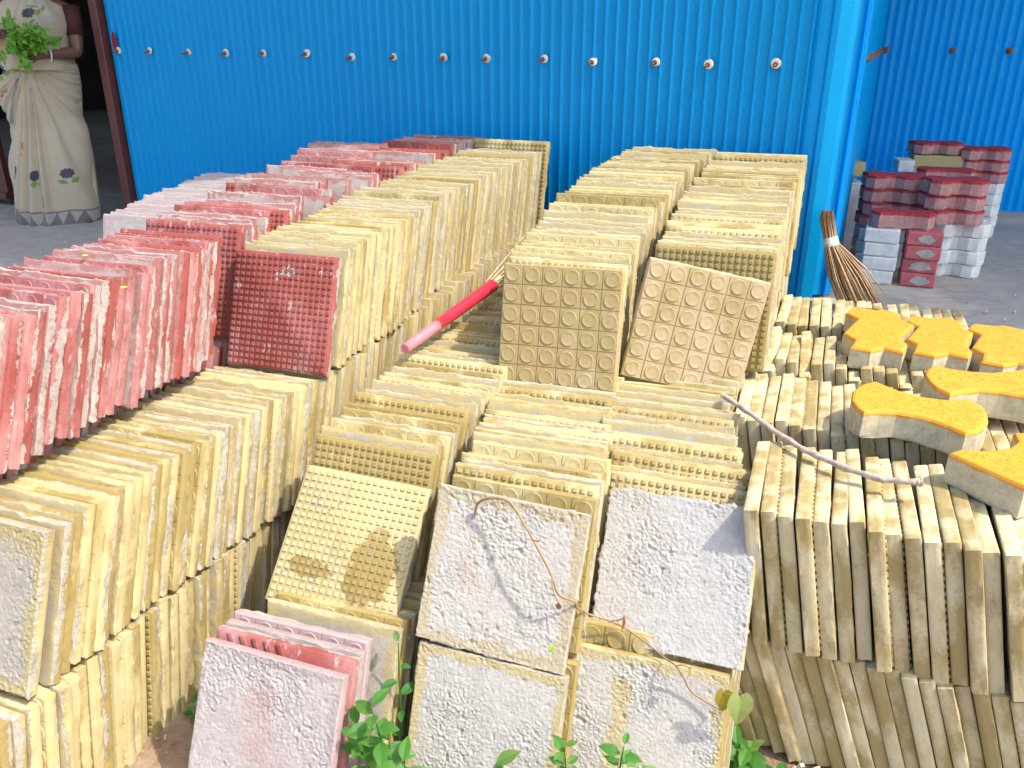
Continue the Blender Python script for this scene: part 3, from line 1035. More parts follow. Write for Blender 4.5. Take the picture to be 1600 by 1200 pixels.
# merged hidden tiles
import numpy as np
for fam, mats in REST.items():
    lo = [tile_mesh('studs' if False else 'plain', fam, 90 + q, N=9) for q in range(2)]
    packs = []
    for me in lo:
        nv = len(me.vertices)
        co = np.empty(nv * 3)
        me.vertices.foreach_get('co', co)
        packs.append((co.reshape(-1, 3), [tuple(p.vertices) for p in me.polygons], [p.material_index for p in me.polygons]))
    vs, fs, mi, tc, tr = [], [], [], [], []
    rr_ = random.Random(8)
    for q, m in enumerate(mats):
        co, pol, mx = packs[q % 2]
        A4 = np.array(m)
        w = co @ A4[:3, :3].T + A4[:3, 3]
        b = len(tr)
        vs.append(w)
        tc.append(co)
        tr += [rr_.random()] * len(co)
        fs += [tuple(i + b for i in p) for p in pol]
        mi += mx
    me = bpy.data.meshes.new(fam + '_tile_mass')
    me.from_pydata(np.vstack(vs).tolist(), [], fs)
    me.materials.append(lo[0].materials[0])
    me.materials.append(lo[0].materials[1])
    me.polygons.foreach_set('material_index', mi)
    a = me.attributes.new('tco', 'FLOAT_VECTOR', 'POINT')
    a.data.foreach_set('vector', np.vstack(tc).ravel())
    a = me.attributes.new('trnd', 'FLOAT', 'POINT')
    a.data.foreach_set('value', tr)
    o = link(fam + '_tile_mass', me)
    o['kind'] = 'stuff'
    tag(o, '%s tiles packed underneath the upper rows, mostly hidden' % COLW[fam], 'tiles')

# ================================================================== PAVERS
def paver_mat(name, top, sidec, eff=.35):
    t = NT(name, .8)
    v, o, r = t.coord()
    sx = t.n('ShaderNodeSeparateXYZ')
    t.l(o, sx.inputs[0])
    w = t.math('MULTIPLY', t.math('SUBTRACT', t.noise(v, 35, 4, .7), .5), .02)
    m = t.ramp(t.math('ADD', sx.outputs[2], w), -.013, -.008)
    md = t.noise(v, 40, 6, .72)
    sc = t.mix(t.ramp(md, .38, .6), tuple(c * .72 for c in sidec), sidec)
    sc = t.mix(t.math('MULTIPLY', t.ramp(t.noise(v, 60, 6, .75), .54, .62), eff), sc, (.62, .58, .48))
    tp = t.mix(t.ramp(md, .3, .7), tuple(c * .84 for c in top), top)
    tp = t.mix(t.math('MULTIPLY', t.ramp(t.noise(v, 18, 8, .8), .58, .72), .35), tp, (.62, .50, .30) if top[1] > .2 else (.42, .22, .20))
    c = t.mix(m, sc, tp)
    return t.out(c, t.bump(t.math('ADD', md, t.math('MULTIPLY', t.noise(v, 260, 3), .5)), .3, .002))
M['pav_yellow'] = paver_mat('yellow_topped_paver', (.60, .262, .016), (.52, .45, .29))
M['pav_yellow2'] = paver_mat('yellow_topped_grey_paver', (.60, .255, .014), (.50, .44, .30))
M['pav_red'] = paver_mat('red_topped_paver', (.34, .020, .026), (.42, .215, .20), .18)
M['pav_white'] = simple('white_paver', (.58, .58, .55), .85, .16, 25, .3)
M['pav_pink'] = simple('red_side_paver', (.40, .10, .11), .85, .3, 25, .3)
M['pav_splotch'] = simple('cement_splotch', (.62, .59, .55), .9, .2, 60, .4)

def clean_poly(pts):
    a = sum(pts[i][0] * pts[(i + 1) % len(pts)][1] - pts[(i + 1) % len(pts)][0] * pts[i][1] for i in range(len(pts)))
    return list(pts) if a > 0 else list(reversed(pts))

def paver_mesh(pts, h, mat, dashes=0, seed=1, bev=.006, name='paver'):
    """pts centred on origin, top at z=0, bottom at -h, pillowed edge; dashes: tiny raised ticks on the top"""
    pts = clean_poly(pts)
    n = len(pts)
    bm = bmesh.new()
    def inset(d):
        out = []
        for i in range(n):
            a, b, c = Vector(pts[i - 1]), Vector(pts[i]), Vector(pts[(i + 1) % n])
            e1, e2 = (b - a).normalized(), (c - b).normalized()
            n1, n2 = Vector((-e1.y, e1.x)), Vector((-e2.y, e2.x))
            m = (n1 + n2)
            m = m / max(.35, m.length_squared) * 2 if m.length > 1e-6 else n1
            m = m * .5
            k = 1.0 / max(.5, m.normalized().dot(n1)) if m.length > 0 else 1
            out.append(b + m.normalized() * d * min(k, 1.6))
        return out
    rings = []
    rr = random.Random(seed)
    for z, d, j in ((-h, .002, .002), (-h + .006, 0, .0012), (-h * .5, 0, .0005), (-bev * 1.1, 0, 0), (-bev * .3, bev * .5, 0), (0, bev * 1.3, 0)):
        rings.append([bm.verts.new((p[0] + rr.uniform(-j, j), p[1] + rr.uniform(-j, j), z + (rr.uniform(-j, j) if j else 0))) for p in inset(d)])
    for a in range(len(rings) - 1):
        for k in range(n):
            bm.faces.new((rings[a][k], rings[a][(k + 1) % n], rings[a + 1][(k + 1) % n], rings[a + 1][k]))
    f1 = bm.faces.new(rings[-1])
    f2 = bm.faces.new(list(reversed(rings[0])))
    bmesh.ops.triangulate(bm, faces=[f1, f2])
    if dashes:
        xs_ = [p[0] for p in pts]
        ys_ = [p[1] for p in pts]
        inn = [tuple(p) for p in inset(bev * 2.0)]
        def inside(x, y):
            c = False
            for i in range(n):
                x1, y1 = inn[i]
                x2, y2 = inn[i - 1]
                if (y1 > y) != (y2 > y) and x < (x2 - x1) * (y - y1) / (y2 - y1) + x1:
                    c = not c
            return c
        k = 0
        tries = 0
        while k < dashes * .55 and tries < dashes * 6:
            tries += 1
            x, y = rr.uniform(min(xs_), max(xs_)), rr.uniform(min(ys_), max(ys_))
            if not inside(x, y):
                continue
            k += 1
            rot = Matrix.Rotation(rr.choice((0.2, 1.0, 1.8, 2.6)) + rr.uniform(-.2, .2), 3, 'Z')
            add_box(bm, (x, y, .0), (rr.uniform(.005, .009), .0010, .0010), 0, rot)
    return bm_mesh(bm, name, [mat])

def paver(pts, ztop, h, mat, label, group, dashes=350, seed=1, tilt=(0, 0), name='yellow_paver', bev=.006):
    cx = sum(p[0] for p in pts) / len(pts)
    cy = sum(p[1] for p in pts) / len(pts)
    me = paver_mesh([(p[0] - cx, p[1] - cy) for p in pts], h, mat, dashes, seed, bev)
    o = link(name, me)
    o.location = V(cx, cy, ztop)
    o.rotation_euler = (tilt[0], tilt[1], 0)
    tag(o, label, 'paver', group)
    return o
PG = 'yellow topped pavers lying on the cream tiles'
def smooth_arc(pts, n=3):
    out = []
    m = len(pts)
    for i in range(m):
        p0, p1, p2, p3 = [Vector(pts[(i + k - 1) % m]) for k in range(4)]
        for k in range(n):
            t = k / n
            out.append(tuple(.5 * ((2 * p1) + (-p0 + p2) * t + (2 * p0 - 5 * p1 + 4 * p2 - p3) * t * t + (-p0 + 3 * p1 - 3 * p2 + p3) * t ** 3)))
    return out
zig = [(1.007, 2.353), (1.061, 2.322), (1.082, 2.328), (1.119, 2.286), (1.100, 2.235), (1.115, 2.183), (1.030, 2.079), (1.028, 2.03), (.99, 1.969), (.957, 2.005), (.915, 1.985), (.871, 2.010), (.905, 2.067), (.893, 2.12), (.979, 2.24), (.965, 2.295)]
paver(zig, -.745, .058, M['pav_yellow2'], 'leftmost of the three zigzag pavers with yellow top, in front of the broom', PG, seed=1, dashes=420)
zig2 = [(1.146, 2.266), (1.193, 2.245), (1.222, 2.251), (1.259, 2.211), (1.238, 2.165), (1.246, 2.122), (1.177, 2.02), (1.17, 1.978), (1.137, 1.933), (1.103, 1.964), (1.059, 1.948), (1.020, 1.978), (1.052, 2.034), (1.044, 2.074), (1.119, 2.173), (1.107, 2.222)]
paver(zig2, -.745, .058, M['pav_yellow2'], 'middle one of the three zigzag pavers with yellow top', PG, seed=2, dashes=420)
zig3 = [(x + .137, y - .068) for x, y in zig2]
paver(zig3, -.745, .058, M['pav_yellow2'], 'rightmost of the three zigzag pavers, cut by the picture edge', PG, seed=3, dashes=420)
def bone(pl, arcs):
    return pl
db = [(.838, 1.772), (.800, 1.752), (.765, 1.715), (.743, 1.665), (.7395, 1.625), (.745, 1.598), (.780, 1.602), (.814, 1.598), (.848, 1.583), (.872, 1.562), (.892, 1.534), (.910, 1.497), (.940, 1.508), (.968, 1.532), (.990, 1.562), (1.006, 1.598), (1.012, 1.632), (1.003, 1.668), (.975, 1.664), (.94, 1.668), (.905, 1.682), (.870, 1.715)]
paver(db, -.74, .064, M['pav_yellow'], 'bone-shaped paver with yellow top in front of the other bone-shaped paver', PG, seed=4, dashes=650)
db2 = [(1.000, 1.832), (.972, 1.808), (.952, 1.775), (.943, 1.737), (.942, 1.70), (.955, 1.660), (.99, 1.676), (1.03, 1.683), (1.07, 1.675), (1.105, 1.655), (1.130, 1.632), (1.165, 1.652), (1.19, 1.69), (1.205, 1.73), (1.21, 1.78), (1.20, 1.81), (1.16, 1.795), (1.11, 1.786), (1.06, 1.795), (1.03, 1.81)]
paver(db2, -.725, .064, M['pav_yellow'], 'bone-shaped paver with yellow top, right and behind, cut by the picture edge', PG, seed=5, dashes=600)
cr = [(.839, 1.419), (.866, 1.434), (.92, 1.427), (.965, 1.440), (.998, 1.468), (1.010, 1.505), (1.06, 1.51), (1.10, 1.47), (1.085, 1.40), (1.04, 1.35), (.985, 1.315), (.911, 1.288), (.875, 1.352)]
paver(cr, -.742, .068, M['pav_yellow2'], 'yellow-topped paver nearest the viewer at the right picture edge', PG, seed=6, dashes=450)

# ---- stacks of pavers in the recess
bone_s = [(-.085, .055), (-.107, .03), (-.115, 0), (-.107, -.03), (-.085, -.055), (-.04, -.042), (0, -.036), (.04, -.042), (.085, -.055), (.107, -.03), (.115, 0), (.107, .03), (.085, .055), (.04, .042), (0, .036), (-.04, .042)]
zig_s = [(-.11, -.05), (-.08, -.075), (-.045, -.072), (-.02, -.045), (.0, -.045), (.03, -.072), (.065, -.078), (.10, -.058), (.112, -.03), (.095, 0), (.118, .035), (.095, .07), (.055, .075), (.02, .045), (-.01, .045), (-.04, .072), (-.08, .075), (-.115, .045), (-.098, 0)]
rect_s = [(-.058, -.05), (.058, -.05), (.062, -.04), (.062, .05), (.055, .055), (-.055, .055), (-.062, .05), (-.062, -.04)]
shape_me = {}
def stack(x, y, z0, n, shape, h, cols, rotz, where, group, seed):
    rr = random.Random(seed)
    for i in range(n):
        colr = cols[i]
        key = (shape, colr, round(h, 3), rr.randrange(2))
        if key not in shape_me:
            p = {'bone': bone_s, 'zig': zig_s, 'rect': rect_s}[shape]
            shape_me[key] = paver_mesh(p, h - .002, M[{'r': 'pav_red', 'w': 'pav_white', 'p': 'pav_pink'}[colr]], 0, key[3] + 1, .004)
        o = link({'r': 'red_paver', 'w': 'white_paver', 'p': 'red_paver'}[colr], shape_me[key])
        o.location = V(x + rr.gauss(0, .003), y + rr.gauss(0, .003), z0 + h * (i + 1))
        o.rotation_euler = (0, 0, rotz + rr.gauss(0, .035))
        lvl = 'topmost' if i == n - 1 else ('bottom' if i == 0 else ordinal(i + 1) + ' from below')
        tag(o, '%s %s paver, %s %s' % ({'r': 'dark red', 'w': 'whitish', 'p': 'red and white smeared'}[colr], {'bone': 'bone-shaped', 'zig': 'wavy-edged', 'rect': 'block'}[shape], lvl, where), 'paver', group)
        if colr == 'p':
            # dried cement patch on the side facing out
            bm = bmesh.new()
            vs = []
            for a in range(12):
                an = a * math.pi / 6
                rx = .036 * (1 + rr.uniform(-.25, .3))
                vs.append(bm.verts.new((rx * math.cos(an) + rr.uniform(-.004, .012), -.0512, -h * .5 + h * .30 * math.sin(an) * (1 + rr.uniform(-.3, .2)))))
            f = bm.faces.new(vs)
            bmesh.ops.solidify(bm, geom=[f], thickness=.0015)
            link('cement_patch', bm_mesh(bm, 'cement_patch', [M['pav_splotch']]), o)
BG = 'pavers stacked in the recess'
stack(1.425, 3.17, FZ, 4, 'rect', .053, 'wwww', R(-22), 'of the front left stack beside the broom', BG, 1)
stack(1.56, 3.12, FZ, 4, 'rect', .053, 'pppp', R(-22), 'of the front middle stack', BG, 2)
stack(1.49, 3.17, FZ + .213, 1, 'bone', .060, 'r', R(-20), 'and lying across the two front stacks', BG, 3)
stack(1.765, 3.28, FZ, 4, 'zig', .053, 'wwww', R(-10), 'in pale right stack', BG, 4)
stack(1.715, 3.26, FZ + .213, 3, 'zig', .056, 'rrr', R(-8), 'atop pale right stack', BG, 5)
stack(1.55, 3.43, FZ, 7, 'zig', .053, 'wwwrrrr', R(-14), 'in stack behind front left one', BG, 6)
stack(1.83, 3.58, FZ, 7, 'bone', .053, 'wwwwwrr', R(-16), 'of the rear middle stack', BG, 7)
stack(2.19, 3.98, FZ, 8, 'zig', .051, 'wwwwwrrr', R(-12), 'in far right stack by back wall', BG, 8)
stack(2.00, 4.06, FZ, 6, 'bone', .053, 'wwwwww', R(-10), 'in far left stack by back wall', BG, 9)
stack(2.00, 4.04, FZ + .374, 1, 'zig', .051, 'r', R(-10), 'and lying on the pale yellow block', BG, 10)
o = box_obj('yellow_block', (0, 0, 0), (.23, .12, .05), M['yellow'], None, None, .004)
o.location = V(2.00, 4.02, FZ + .346)
o.rotation_euler = (0, 0, R(-12))
tag(o, 'pale yellow block lying between the rear pavers under the top red one', 'paver')
o = box_obj('white_block', (0, 0, 0), (.07, .12, .05), M['pav_white'], None, None, .004)
o.location = V(1.83, 3.98, FZ + .33)
o.rotation_euler = (0, 0, R(-12))
tag(o, 'small whitish block left of the yellow block in the recess', 'paver')
for (x, y, z, lab, mt) in ((1.38, 3.55, .15, 'dark red slab leaning left of the stacks near the side wall', 'pav_pink'), ):
    o = box_obj('leaning_slab', (0, 0, 0), (.03, .25, .32), M[mt], None, None, .004)
    o.location = V(x, y, FZ + z)
    o.rotation_euler = (0, R(-18), R(-20))
    tag(o, lab, 'slab')
o = box_obj('yellow_block', (0, 0, 0), (.10, .12, .06), M['yellow'], None, None, .004)
o.location = V(1.455, 3.68, FZ + .36)
tag(o, 'small yellow block leaning at the side wall behind the dark slab', 'paver')
o = box_obj('white_block', (0, 0, 0), (.12, .12, .30), M['pav_white'], None, None, .004)
o.location = V(1.455, 3.68, FZ + .155)
tag(o, 'whitish block standing at the side wall under the small yellow block', 'paver')

# ================================================================== BROOM, STICKS
M['straw'] = simple('coconut_rib', (.36, .23, .12), .6, .4, 60, .1)
M['strap'] = simple('cloth_tie', (.62, .60, .66), .8, .1, 60, .2)
broom = empty('broom', 'stick broom of coconut ribs standing on its bristles by the blue corner', 'broom', V(1.22, 2.745, FZ))
rnd = random.Random(9)
htop = V(1.09, 2.885, -.578)
for i in range(110):
    an, rr_ = rnd.uniform(0, 6.28), math.sqrt(rnd.random())
    a = Vector((math.cos(an) * rr_, math.sin(an) * rr_, 0))
    tie = V(1.110, 2.86, -.672) + Vector((a.x * .022, a.y * .022, 0))
    topp = htop + Vector((a.x * .021, a.y * .021, rnd.uniform(-.015, .010)))
    foot = V(1.21 + a.x * .070, 2.75 + a.y * .065, FZ + .008 + rnd.uniform(0, .10) * max(0, a.x))
    mid = (tie + foot) / 2 + Vector((a.x * .018, a.y * .018, 0))
    bm = bmesh.new()
    tube(bm, [topp, tie, mid, foot], [.0026, .0026, .0022, .0012], 5)
    me = bm_mesh(bm, 'rib', [M['straw']])
    me.transform(Matrix.Translation(-Vector(broom.location)))
    link('rib', me, broom)
bm = bmesh.new()
tube(bm, [V(1.1065, 2.864, -.658), V(1.110, 2.860, -.672), V(1.1135, 2.856, -.687)], [.0245, .0255, .026], 20, cap=False)
me = bm_mesh(bm, 'tie', [M['strap']])
me.transform(Matrix.Translation(-Vector(broom.location)))
link('tie', me, broom)

# red wrapped broom handle lying on the low row
M['redwrap'] = simple('red_plastic_wrap', (.50, .025, .045), .35, .12, 40, .15, spec=.5)
M['pinkwrap'] = simple('pink_plastic_wrap', (.55, .17, .20), .4, .12, 40, .1, spec=.5)
M['gold'] = simple('gold_print', (.75, .52, .15), .4, .1, 40, .1)
rb = empty('red_broom', 'red plastic-wrapped handle of a straw broom lying on the low yellow row', 'broom', V(-.27, 2.02, -.76))
A_, B_ = V(-.272, 1.985, -.742), V(-.022, 2.42, -.675)
dv = (B_ - A_)
def seg_part(name, t0, t1, r0, r1, mat, n=12):
    bm = bmesh.new()
    tube(bm, [A_ + dv * (t0 + (t1 - t0) * k / 4) for k in range(5)], [r0 + (r1 - r0) * k / 4 for k in range(5)], n)
    me = bm_mesh(bm, name, [mat])
    me.transform(Matrix.Translation(-Vector(rb.location)))
    return link(name, me, rb)
seg_part('handle_end', 0, .30, .0125, .0155, M['pinkwrap'])
seg_part('wrap', .285, .86, .0160, .0195, M['redwrap'], 9)
for i in range(26):
    bm = bmesh.new()
    a = Vector((rnd.gauss(0, .006), rnd.gauss(0, .004), rnd.gauss(0, .006)))
    tube(bm, [A_ + dv * .84 + a, A_ + dv * 1.02 + a * 1.8, A_ + dv * rnd.uniform(1.35, 1.6) + a * 3.5], [.0018, .0016, .001], 4)
    me = bm_mesh(bm, 'straw', [M['straw2'] if 'straw2' in M else M.setdefault('straw2', simple('pale_straw', (.62, .48, .28), .7, .2, 60, .1))])
    me.transform(Matrix.Translation(-Vector(rb.location)))
    link('straw', me, rb)

# weathered stick on the right block
M['bark'] = simple('weathered_wood', (.40, .32, .26), .9, .35, 55, .7, dist=.003)
pts = [V(.497, 1.80, -.790), V(.53, 1.725, -.792), V(.565, 1.62, -.795), V(.60, 1.52, -.790), V(.645, 1.44, -.785), V(.70, 1.375, -.778), V(.745, 1.35, -.768), V(.762, 1.348, -.766)]
fine = []
for i in range(len(pts) - 1):
    for k in range(9):
        fine.append(pts[i].lerp(pts[i + 1], k / 9) + Vector((rnd.gauss(0, .0004), rnd.gauss(0, .0004), rnd.gauss(0, .0004))))
rad = [.0062 + .0008 * math.sin(i * .9) + .0012 * (rnd.random() < .12) + rnd.uniform(-.0006, .0006) + (.003 if i > len(fine) - 4 else 0) for i in range(len(fine))]
bm = bmesh.new()
tube(bm, fine, rad, 10)
o = link('dry_stick', bm_mesh(bm, 'dry_stick', [M['bark']]))
tag(o, 'curved weathered stick lying across the tops of the cream tiles', 'stick')

# dry vine across the grey slabs, lifted off the surface so that it throws its own shadow
M['vine'] = simple('dry_vine', (.26, .17, .08), .8, .25, 60, .2)
M['leaf_g'] = None
def leaf_mat(name, c1, c2, trans=.35):
    t = NT(name, .5)
    v, o, r = t.coord()
    c = t.mix(t.math('ADD', t.math('MULTIPLY', t.ramp(t.noise(v, 60, 4), .3, .7), .5), t.math('MULTIPLY', r, .5)), c1, c2)
    c = t.mix(t.math('MULTIPLY', t.ramp(t.math('FRACT', t.math('MULTIPLY', r, 9.7)), .72, 1.0), .35), c, (.22, .24, .05))
    t.b.inputs['Specular IOR Level'].default_value = .35
    tr = t.n('ShaderNodeBsdfTranslucent')
    tr.inputs['Color'].default_value = rgb(tuple(min(1, x * 1.5) for x in c2))
    mx = t.n('ShaderNodeMixShader')
    mx.inputs[0].default_value = trans
    t.l(c, t.b.inputs['Base Color'])
    t.l(t.b.outputs[0], mx.inputs[1])
    t.l(tr.outputs[0], mx.inputs[2])
    t.l(mx.outputs[0], t.t.nodes['Material Output'].inputs['Surface'])
    return t.m
M['leaf'] = leaf_mat('green_leaf', (.035, .12, .018), (.085, .24, .035))
M['leaf_dark'] = leaf_mat('dark_green_leaf', (.03, .11, .02), (.06, .20, .03))
M['leaf_lime'] = leaf_mat('lime_leaf', (.35, .55, .03), (.5, .7, .05))
M['leaf_olive'] = leaf_mat('olive_leaf', (.24, .20, .02), (.36, .30, .04))
M['leaf_pale'] = leaf_mat('pale_heart_leaf', (.22, .30, .08), (.34, .42, .14))
M['leaf_brown'] = leaf_mat('brown_leaf', (.18, .06, .02), (.3, .12, .05))

def leaf_mesh(kind, mat, seg=9, fold=.12, curl=.25):
    """leaf of unit length along +y from the origin, width along x, facing +z"""
    key = (kind, mat.name)
    if key in leaf_mesh.cache:
        return leaf_mesh.cache[key]
    def wid(t):
        if kind == 'heart':
            return .40 * (max(0, 1 - t) ** .85) * (1.12 if t > .2 else .80 + t * 1.6)
        if kind == 'narrow':
            return .13 * math.sin(math.pi * min(1, t * .96 + .04)) ** .8
        return .27 * (math.sin(math.pi * min(1, t ** .85)) ** .85 if t < 1 else 0)
    bm = bmesh.new()
    rows_ = []
    for i in range(seg + 1):
        t = i / seg
        w = max(.002, wid(t))
        zc = -curl * t * t
        cx = []
        for s in (-1, -.8, -.5, -.2, 0, .2, .5, .8, 1):
            y = t
            if kind == 'heart':
                y = t - (1 - t) ** 4 * (.20 * math.sin(math.pi * min(1, abs(s) * .95 + .02)) + .03)
            cx.append(bm.verts.new((s * w, y, zc + fold * abs(s) * w * 1.6 - (.012 if s == 0 else 0) + .012 * math.sin(t * 19) * abs(s))))
        rows_.append(cx)
    for i in range(seg):
        for k in range(8):
            bm.faces.new((rows_[i][k], rows_[i][k + 1], rows_[i + 1][k + 1], rows_[i + 1][k])).smooth = True
    me = bm_mesh(bm, 'leaf', [mat])
    leaf_mesh.cache[key] = me
    return me
leaf_mesh.cache = {}

def put_leaf(parent, base, direction, normal, length, kind, mat, name='leaf'):
    me = leaf_mesh(kind, mat)
    y = Vector(direction).normalized()
    z = (Vector(normal) - y * Vector(normal).dot(y)).normalized()
    x = y.cross(z)
    m = Matrix((x, y, z)).transposed().to_4x4()
    m = m @ Matrix.Diagonal((length, length, length, 1))
    m.translation = Vector(base)
    o = bpy.data.objects.new(name, me)
    C.objects.link(o)
    if parent is not None:
        o.parent = parent
        o.matrix_local = Matrix.Translation(-Vector(parent.location)) @ m
    else:
        o.matrix_world = m
    return o

def child_tube(parent, name, pts, rad, mat, n=6):
    bm = bmesh.new()
    tube(bm, pts, rad, n)
    me = bm_mesh(bm, name, [mat])
    me.transform(Matrix.Translation(-Vector(parent.location)))
    return link(name, me, parent)

def spline(pts, n=6):
    out = []
    P = [Vector(p) for p in pts]
    for i in range(len(P) - 1):
        p0, p1, p2, p3 = P[max(0, i - 1)], P[i], P[i + 1], P[min(len(P) - 1, i + 2)]
        for k in range(n):
            t = k / n
            out.append(.5 * ((2 * p1) + (-p0 + p2) * t + (2 * p0 - 5 * p1 + 4 * p2 - p3) * t * t + (-p0 + 3 * p1 - 3 * p2 + p3) * t ** 3))
    out.append(P[-1])
    return out

vpts = [(-.071, 1.374, -.857), (-.066, 1.371, -.829), (-.048, 1.358, -.809), (-.021, 1.343, -.80), (0, 1.328, -.803), (.023, 1.301, -.83), (.051, 1.268, -.868), (.072, 1.249, -.905), (.084, 1.24, -.938), (.113, 1.249, -.961), (.128, 1.275, -.985), (.148, 1.35, -1.053), (.192, 1.325, -1.062), (.225, 1.305, -1.071), (.262, 1.275, -1.082), (.288, 1.245, -1.088), (.303, 1.215, -1.08), (.319, 1.21, -1.105), (.338, 1.202, -1.135), (.382, 1.177, -1.148)]
# cut corner points that would run inside the slabs
vpts = vpts[:10] + [(.120, 1.262, -.985), (.134, 1.285, -1.01), (.150, 1.305, -1.035)] + [(.192, 1.312, -1.056)] + vpts[13:]
vine = empty('dry_vine', 'thin dry brown vine trailing over the two upper grey slabs', 'vine', V(-.071, 1.374, -.857))
sp = spline([V(*p) for p in vpts], 5)
child_tube(vine, 'stem', sp, [.0026 - .0009 * (i / len(sp)) for i in range(len(sp))], M['vine'])
def twig(a, b, c):
    child_tube(vine, 'twig', spline([V(*a), V(*b), V(*c)], 4), [.0012] * 9, M['vine'], 5)
twig((.072, 1.249, -.905), (.074, 1.235, -.925), (.083, 1.225, -.945))
twig((.035, 1.285, -.85), (.045, 1.27, -.845), (.05, 1.26, -.835))
twig((.192, 1.312, -1.056), (.205, 1.30, -1.045), (.213, 1.295, -1.035))
twig((.303, 1.215, -1.08), (.315, 1.205, -1.07), (.325, 1.195, -1.07))
put_leaf(vine, V(.083, 1.225, -.945), (.1, 0, -1), (-.2, -1, .2), .020, 'oval', M['leaf_brown'])
put_leaf(vine, V(.213, 1.295, -1.030), (.15, 0, -1), (.7, -.7, .2), .045, 'narrow', M['leaf_brown'])
put_leaf(vine, V(.325, 1.195, -1.062), (0, -.1, -1), (.8, -.5, .1), .040, 'narrow', M['leaf_olive'])
put_leaf(vine, V(.382, 1.165, -1.100), (.05, -.15, -1), (-.1, -.9, .5), .046, 'heart', M['leaf_olive'])
put_leaf(vine, V(.408, 1.150, -1.098), (.02, -.15, -1), (-.05, -.9, .45), .066, 'heart', M['leaf_pale'])
child_tube(vine, 'twig', spline([V(.382, 1.177, -1.148), V(.398, 1.160, -1.11), V(.395, 1.155, -1.095), V(.382, 1.165, -1.10)], 4), .0012, M['vine'], 5)
child_tube(vine, 'twig', spline([V(.382, 1.177, -1.148), V(.412, 1.165, -1.10), V(.410, 1.150, -1.096)], 4), .0012, M['vine'], 5)
o = put_leaf(None, V(.068, 1.219, -1.052), (.3, -.2, .9), (-.3, -.86, .42), .017, 'oval', M['leaf_lime'], 'fallen_leaf')
tag(o, 'tiny lime green leaf stuck low on the upper left grey slab', 'leaf')
for p, d, lab in (((-.79, 1.62, -.475), (.8, .3, .2), 'yellow fallen leaf on the red tiles, nearer one'), ((-.98, 1.86, -.47), (.5, .5, .1), 'yellow fallen leaf on the red tiles, farther left one')):
    o = put_leaf(None, V(*p), d, (0, -.5, 1), .014, 'oval', M['leaf_lime'], 'fallen_leaf')
    tag(o, lab, 'leaf')

def weed(base, height, nleaf, ln, mat, label, seed, lean=(0, 0), branches=1, spread=.5, group='weeds growing between the tiles', whorl=False):
    rr = random.Random(seed)
    w = empty('weed', label, 'plant', V(*base), group)
    for b in range(branches):
        an = rr.uniform(0, 6.28)
        tip = V(*base) + Vector((lean[0] + math.cos(an) * .03 * (b > 0) * branches * .5, lean[1] + math.sin(an) * .02 * (b > 0), height * (1 - .18 * b)))
        pts_ = spline([V(*base), V(*base).lerp(tip, .5) + Vector((rr.uniform(-.01, .01), -.004, 0)), tip], 5)
        child_tube(w, 'stem', pts_, [.0024 - .0012 * i / len(pts_) for i in range(len(pts_))], mat)
        for i in range(nleaf):
            t = .25 + .75 * i / max(1, nleaf - 1)
            p = pts_[min(len(pts_) - 1, int(t * (len(pts_) - 1)))]
            a = i * 2.4 + rr.uniform(-.4, .4) + b
            el = rr.uniform(.05, .5) if t < .95 else rr.uniform(.2, .8)
            d = Vector((math.cos(a) * math.cos(el), math.sin(a) * math.cos(el) - .12, math.sin(el) * .9))
            put_leaf(w, p + d * .004, d, (-.1 + rr.uniform(-.2, .2), -.35, 1), ln * rr.uniform(.65, 1.15) * (1.1 - .35 * t), 'oval', mat)
    return w
weed((-.215, 1.135, -1.385), .285, 17, .062, M['leaf'], 'tallest green weed between the pink slab and the lower left grey slab', 1, lean=(-.035, .0), branches=2)
weed((-.175, 1.135, -1.385), .185, 12, .06, M['leaf'], 'low bushy weed at the foot of the lower left grey slab', 2, lean=(-.02, -.03), branches=2)
weed((-.235, 1.185, -1.385), .16, 8, .05, M['leaf_dark'], 'dark leafed weed tucked in the gap behind the pink slab', 3, lean=(.0, .02), branches=2)
weed((-.205, 1.26, -1.385), .31, 7, .042, M['leaf_dark'], 'shaded stem with small leaves climbing the dark gap beside the upper left grey slab', 4, lean=(-.012, .01), branches=1)
weed((-.03, 1.08, -1.385), .215, 9, .055, M['leaf'], 'narrow weed tip in front of the middle of the lower left grey slab', 5, lean=(0, -.01))
weed((.095, 1.075, -1.385), .285, 22, .040, M['leaf'], 'round-leafed weed before the gap between the two lower grey slabs', 6, lean=(-.008, -.03), branches=3)
weed((.185, 1.065, -1.385), .295, 20, .042, M['leaf'], 'round-leafed weed in front of the lower right grey slab', 7, lean=(.0, -.03), branches=2)
weed((-.705, 1.40, -1.388), .035, 7, .030, M['leaf_dark'], 'tiny dark weed at the foot of the left yellow row', 8, lean=(.01, 0))
weed((.47, 1.27, -1.388), .06, 9, .055, M['leaf'], 'low weed on the dirt by the right block corner', 9, lean=(.01, -.01), branches=2)
weed((.40, 1.20, -1.388), .07, 8, .045, M['leaf_pale'], 'low pale weed under the heart-shaped leaves', 10, branches=2)
weed((.53, 1.22, -1.388), .03, 6, .05, M['leaf_dark'], 'flat dark weed rightmost on the dirt by the right block', 11)

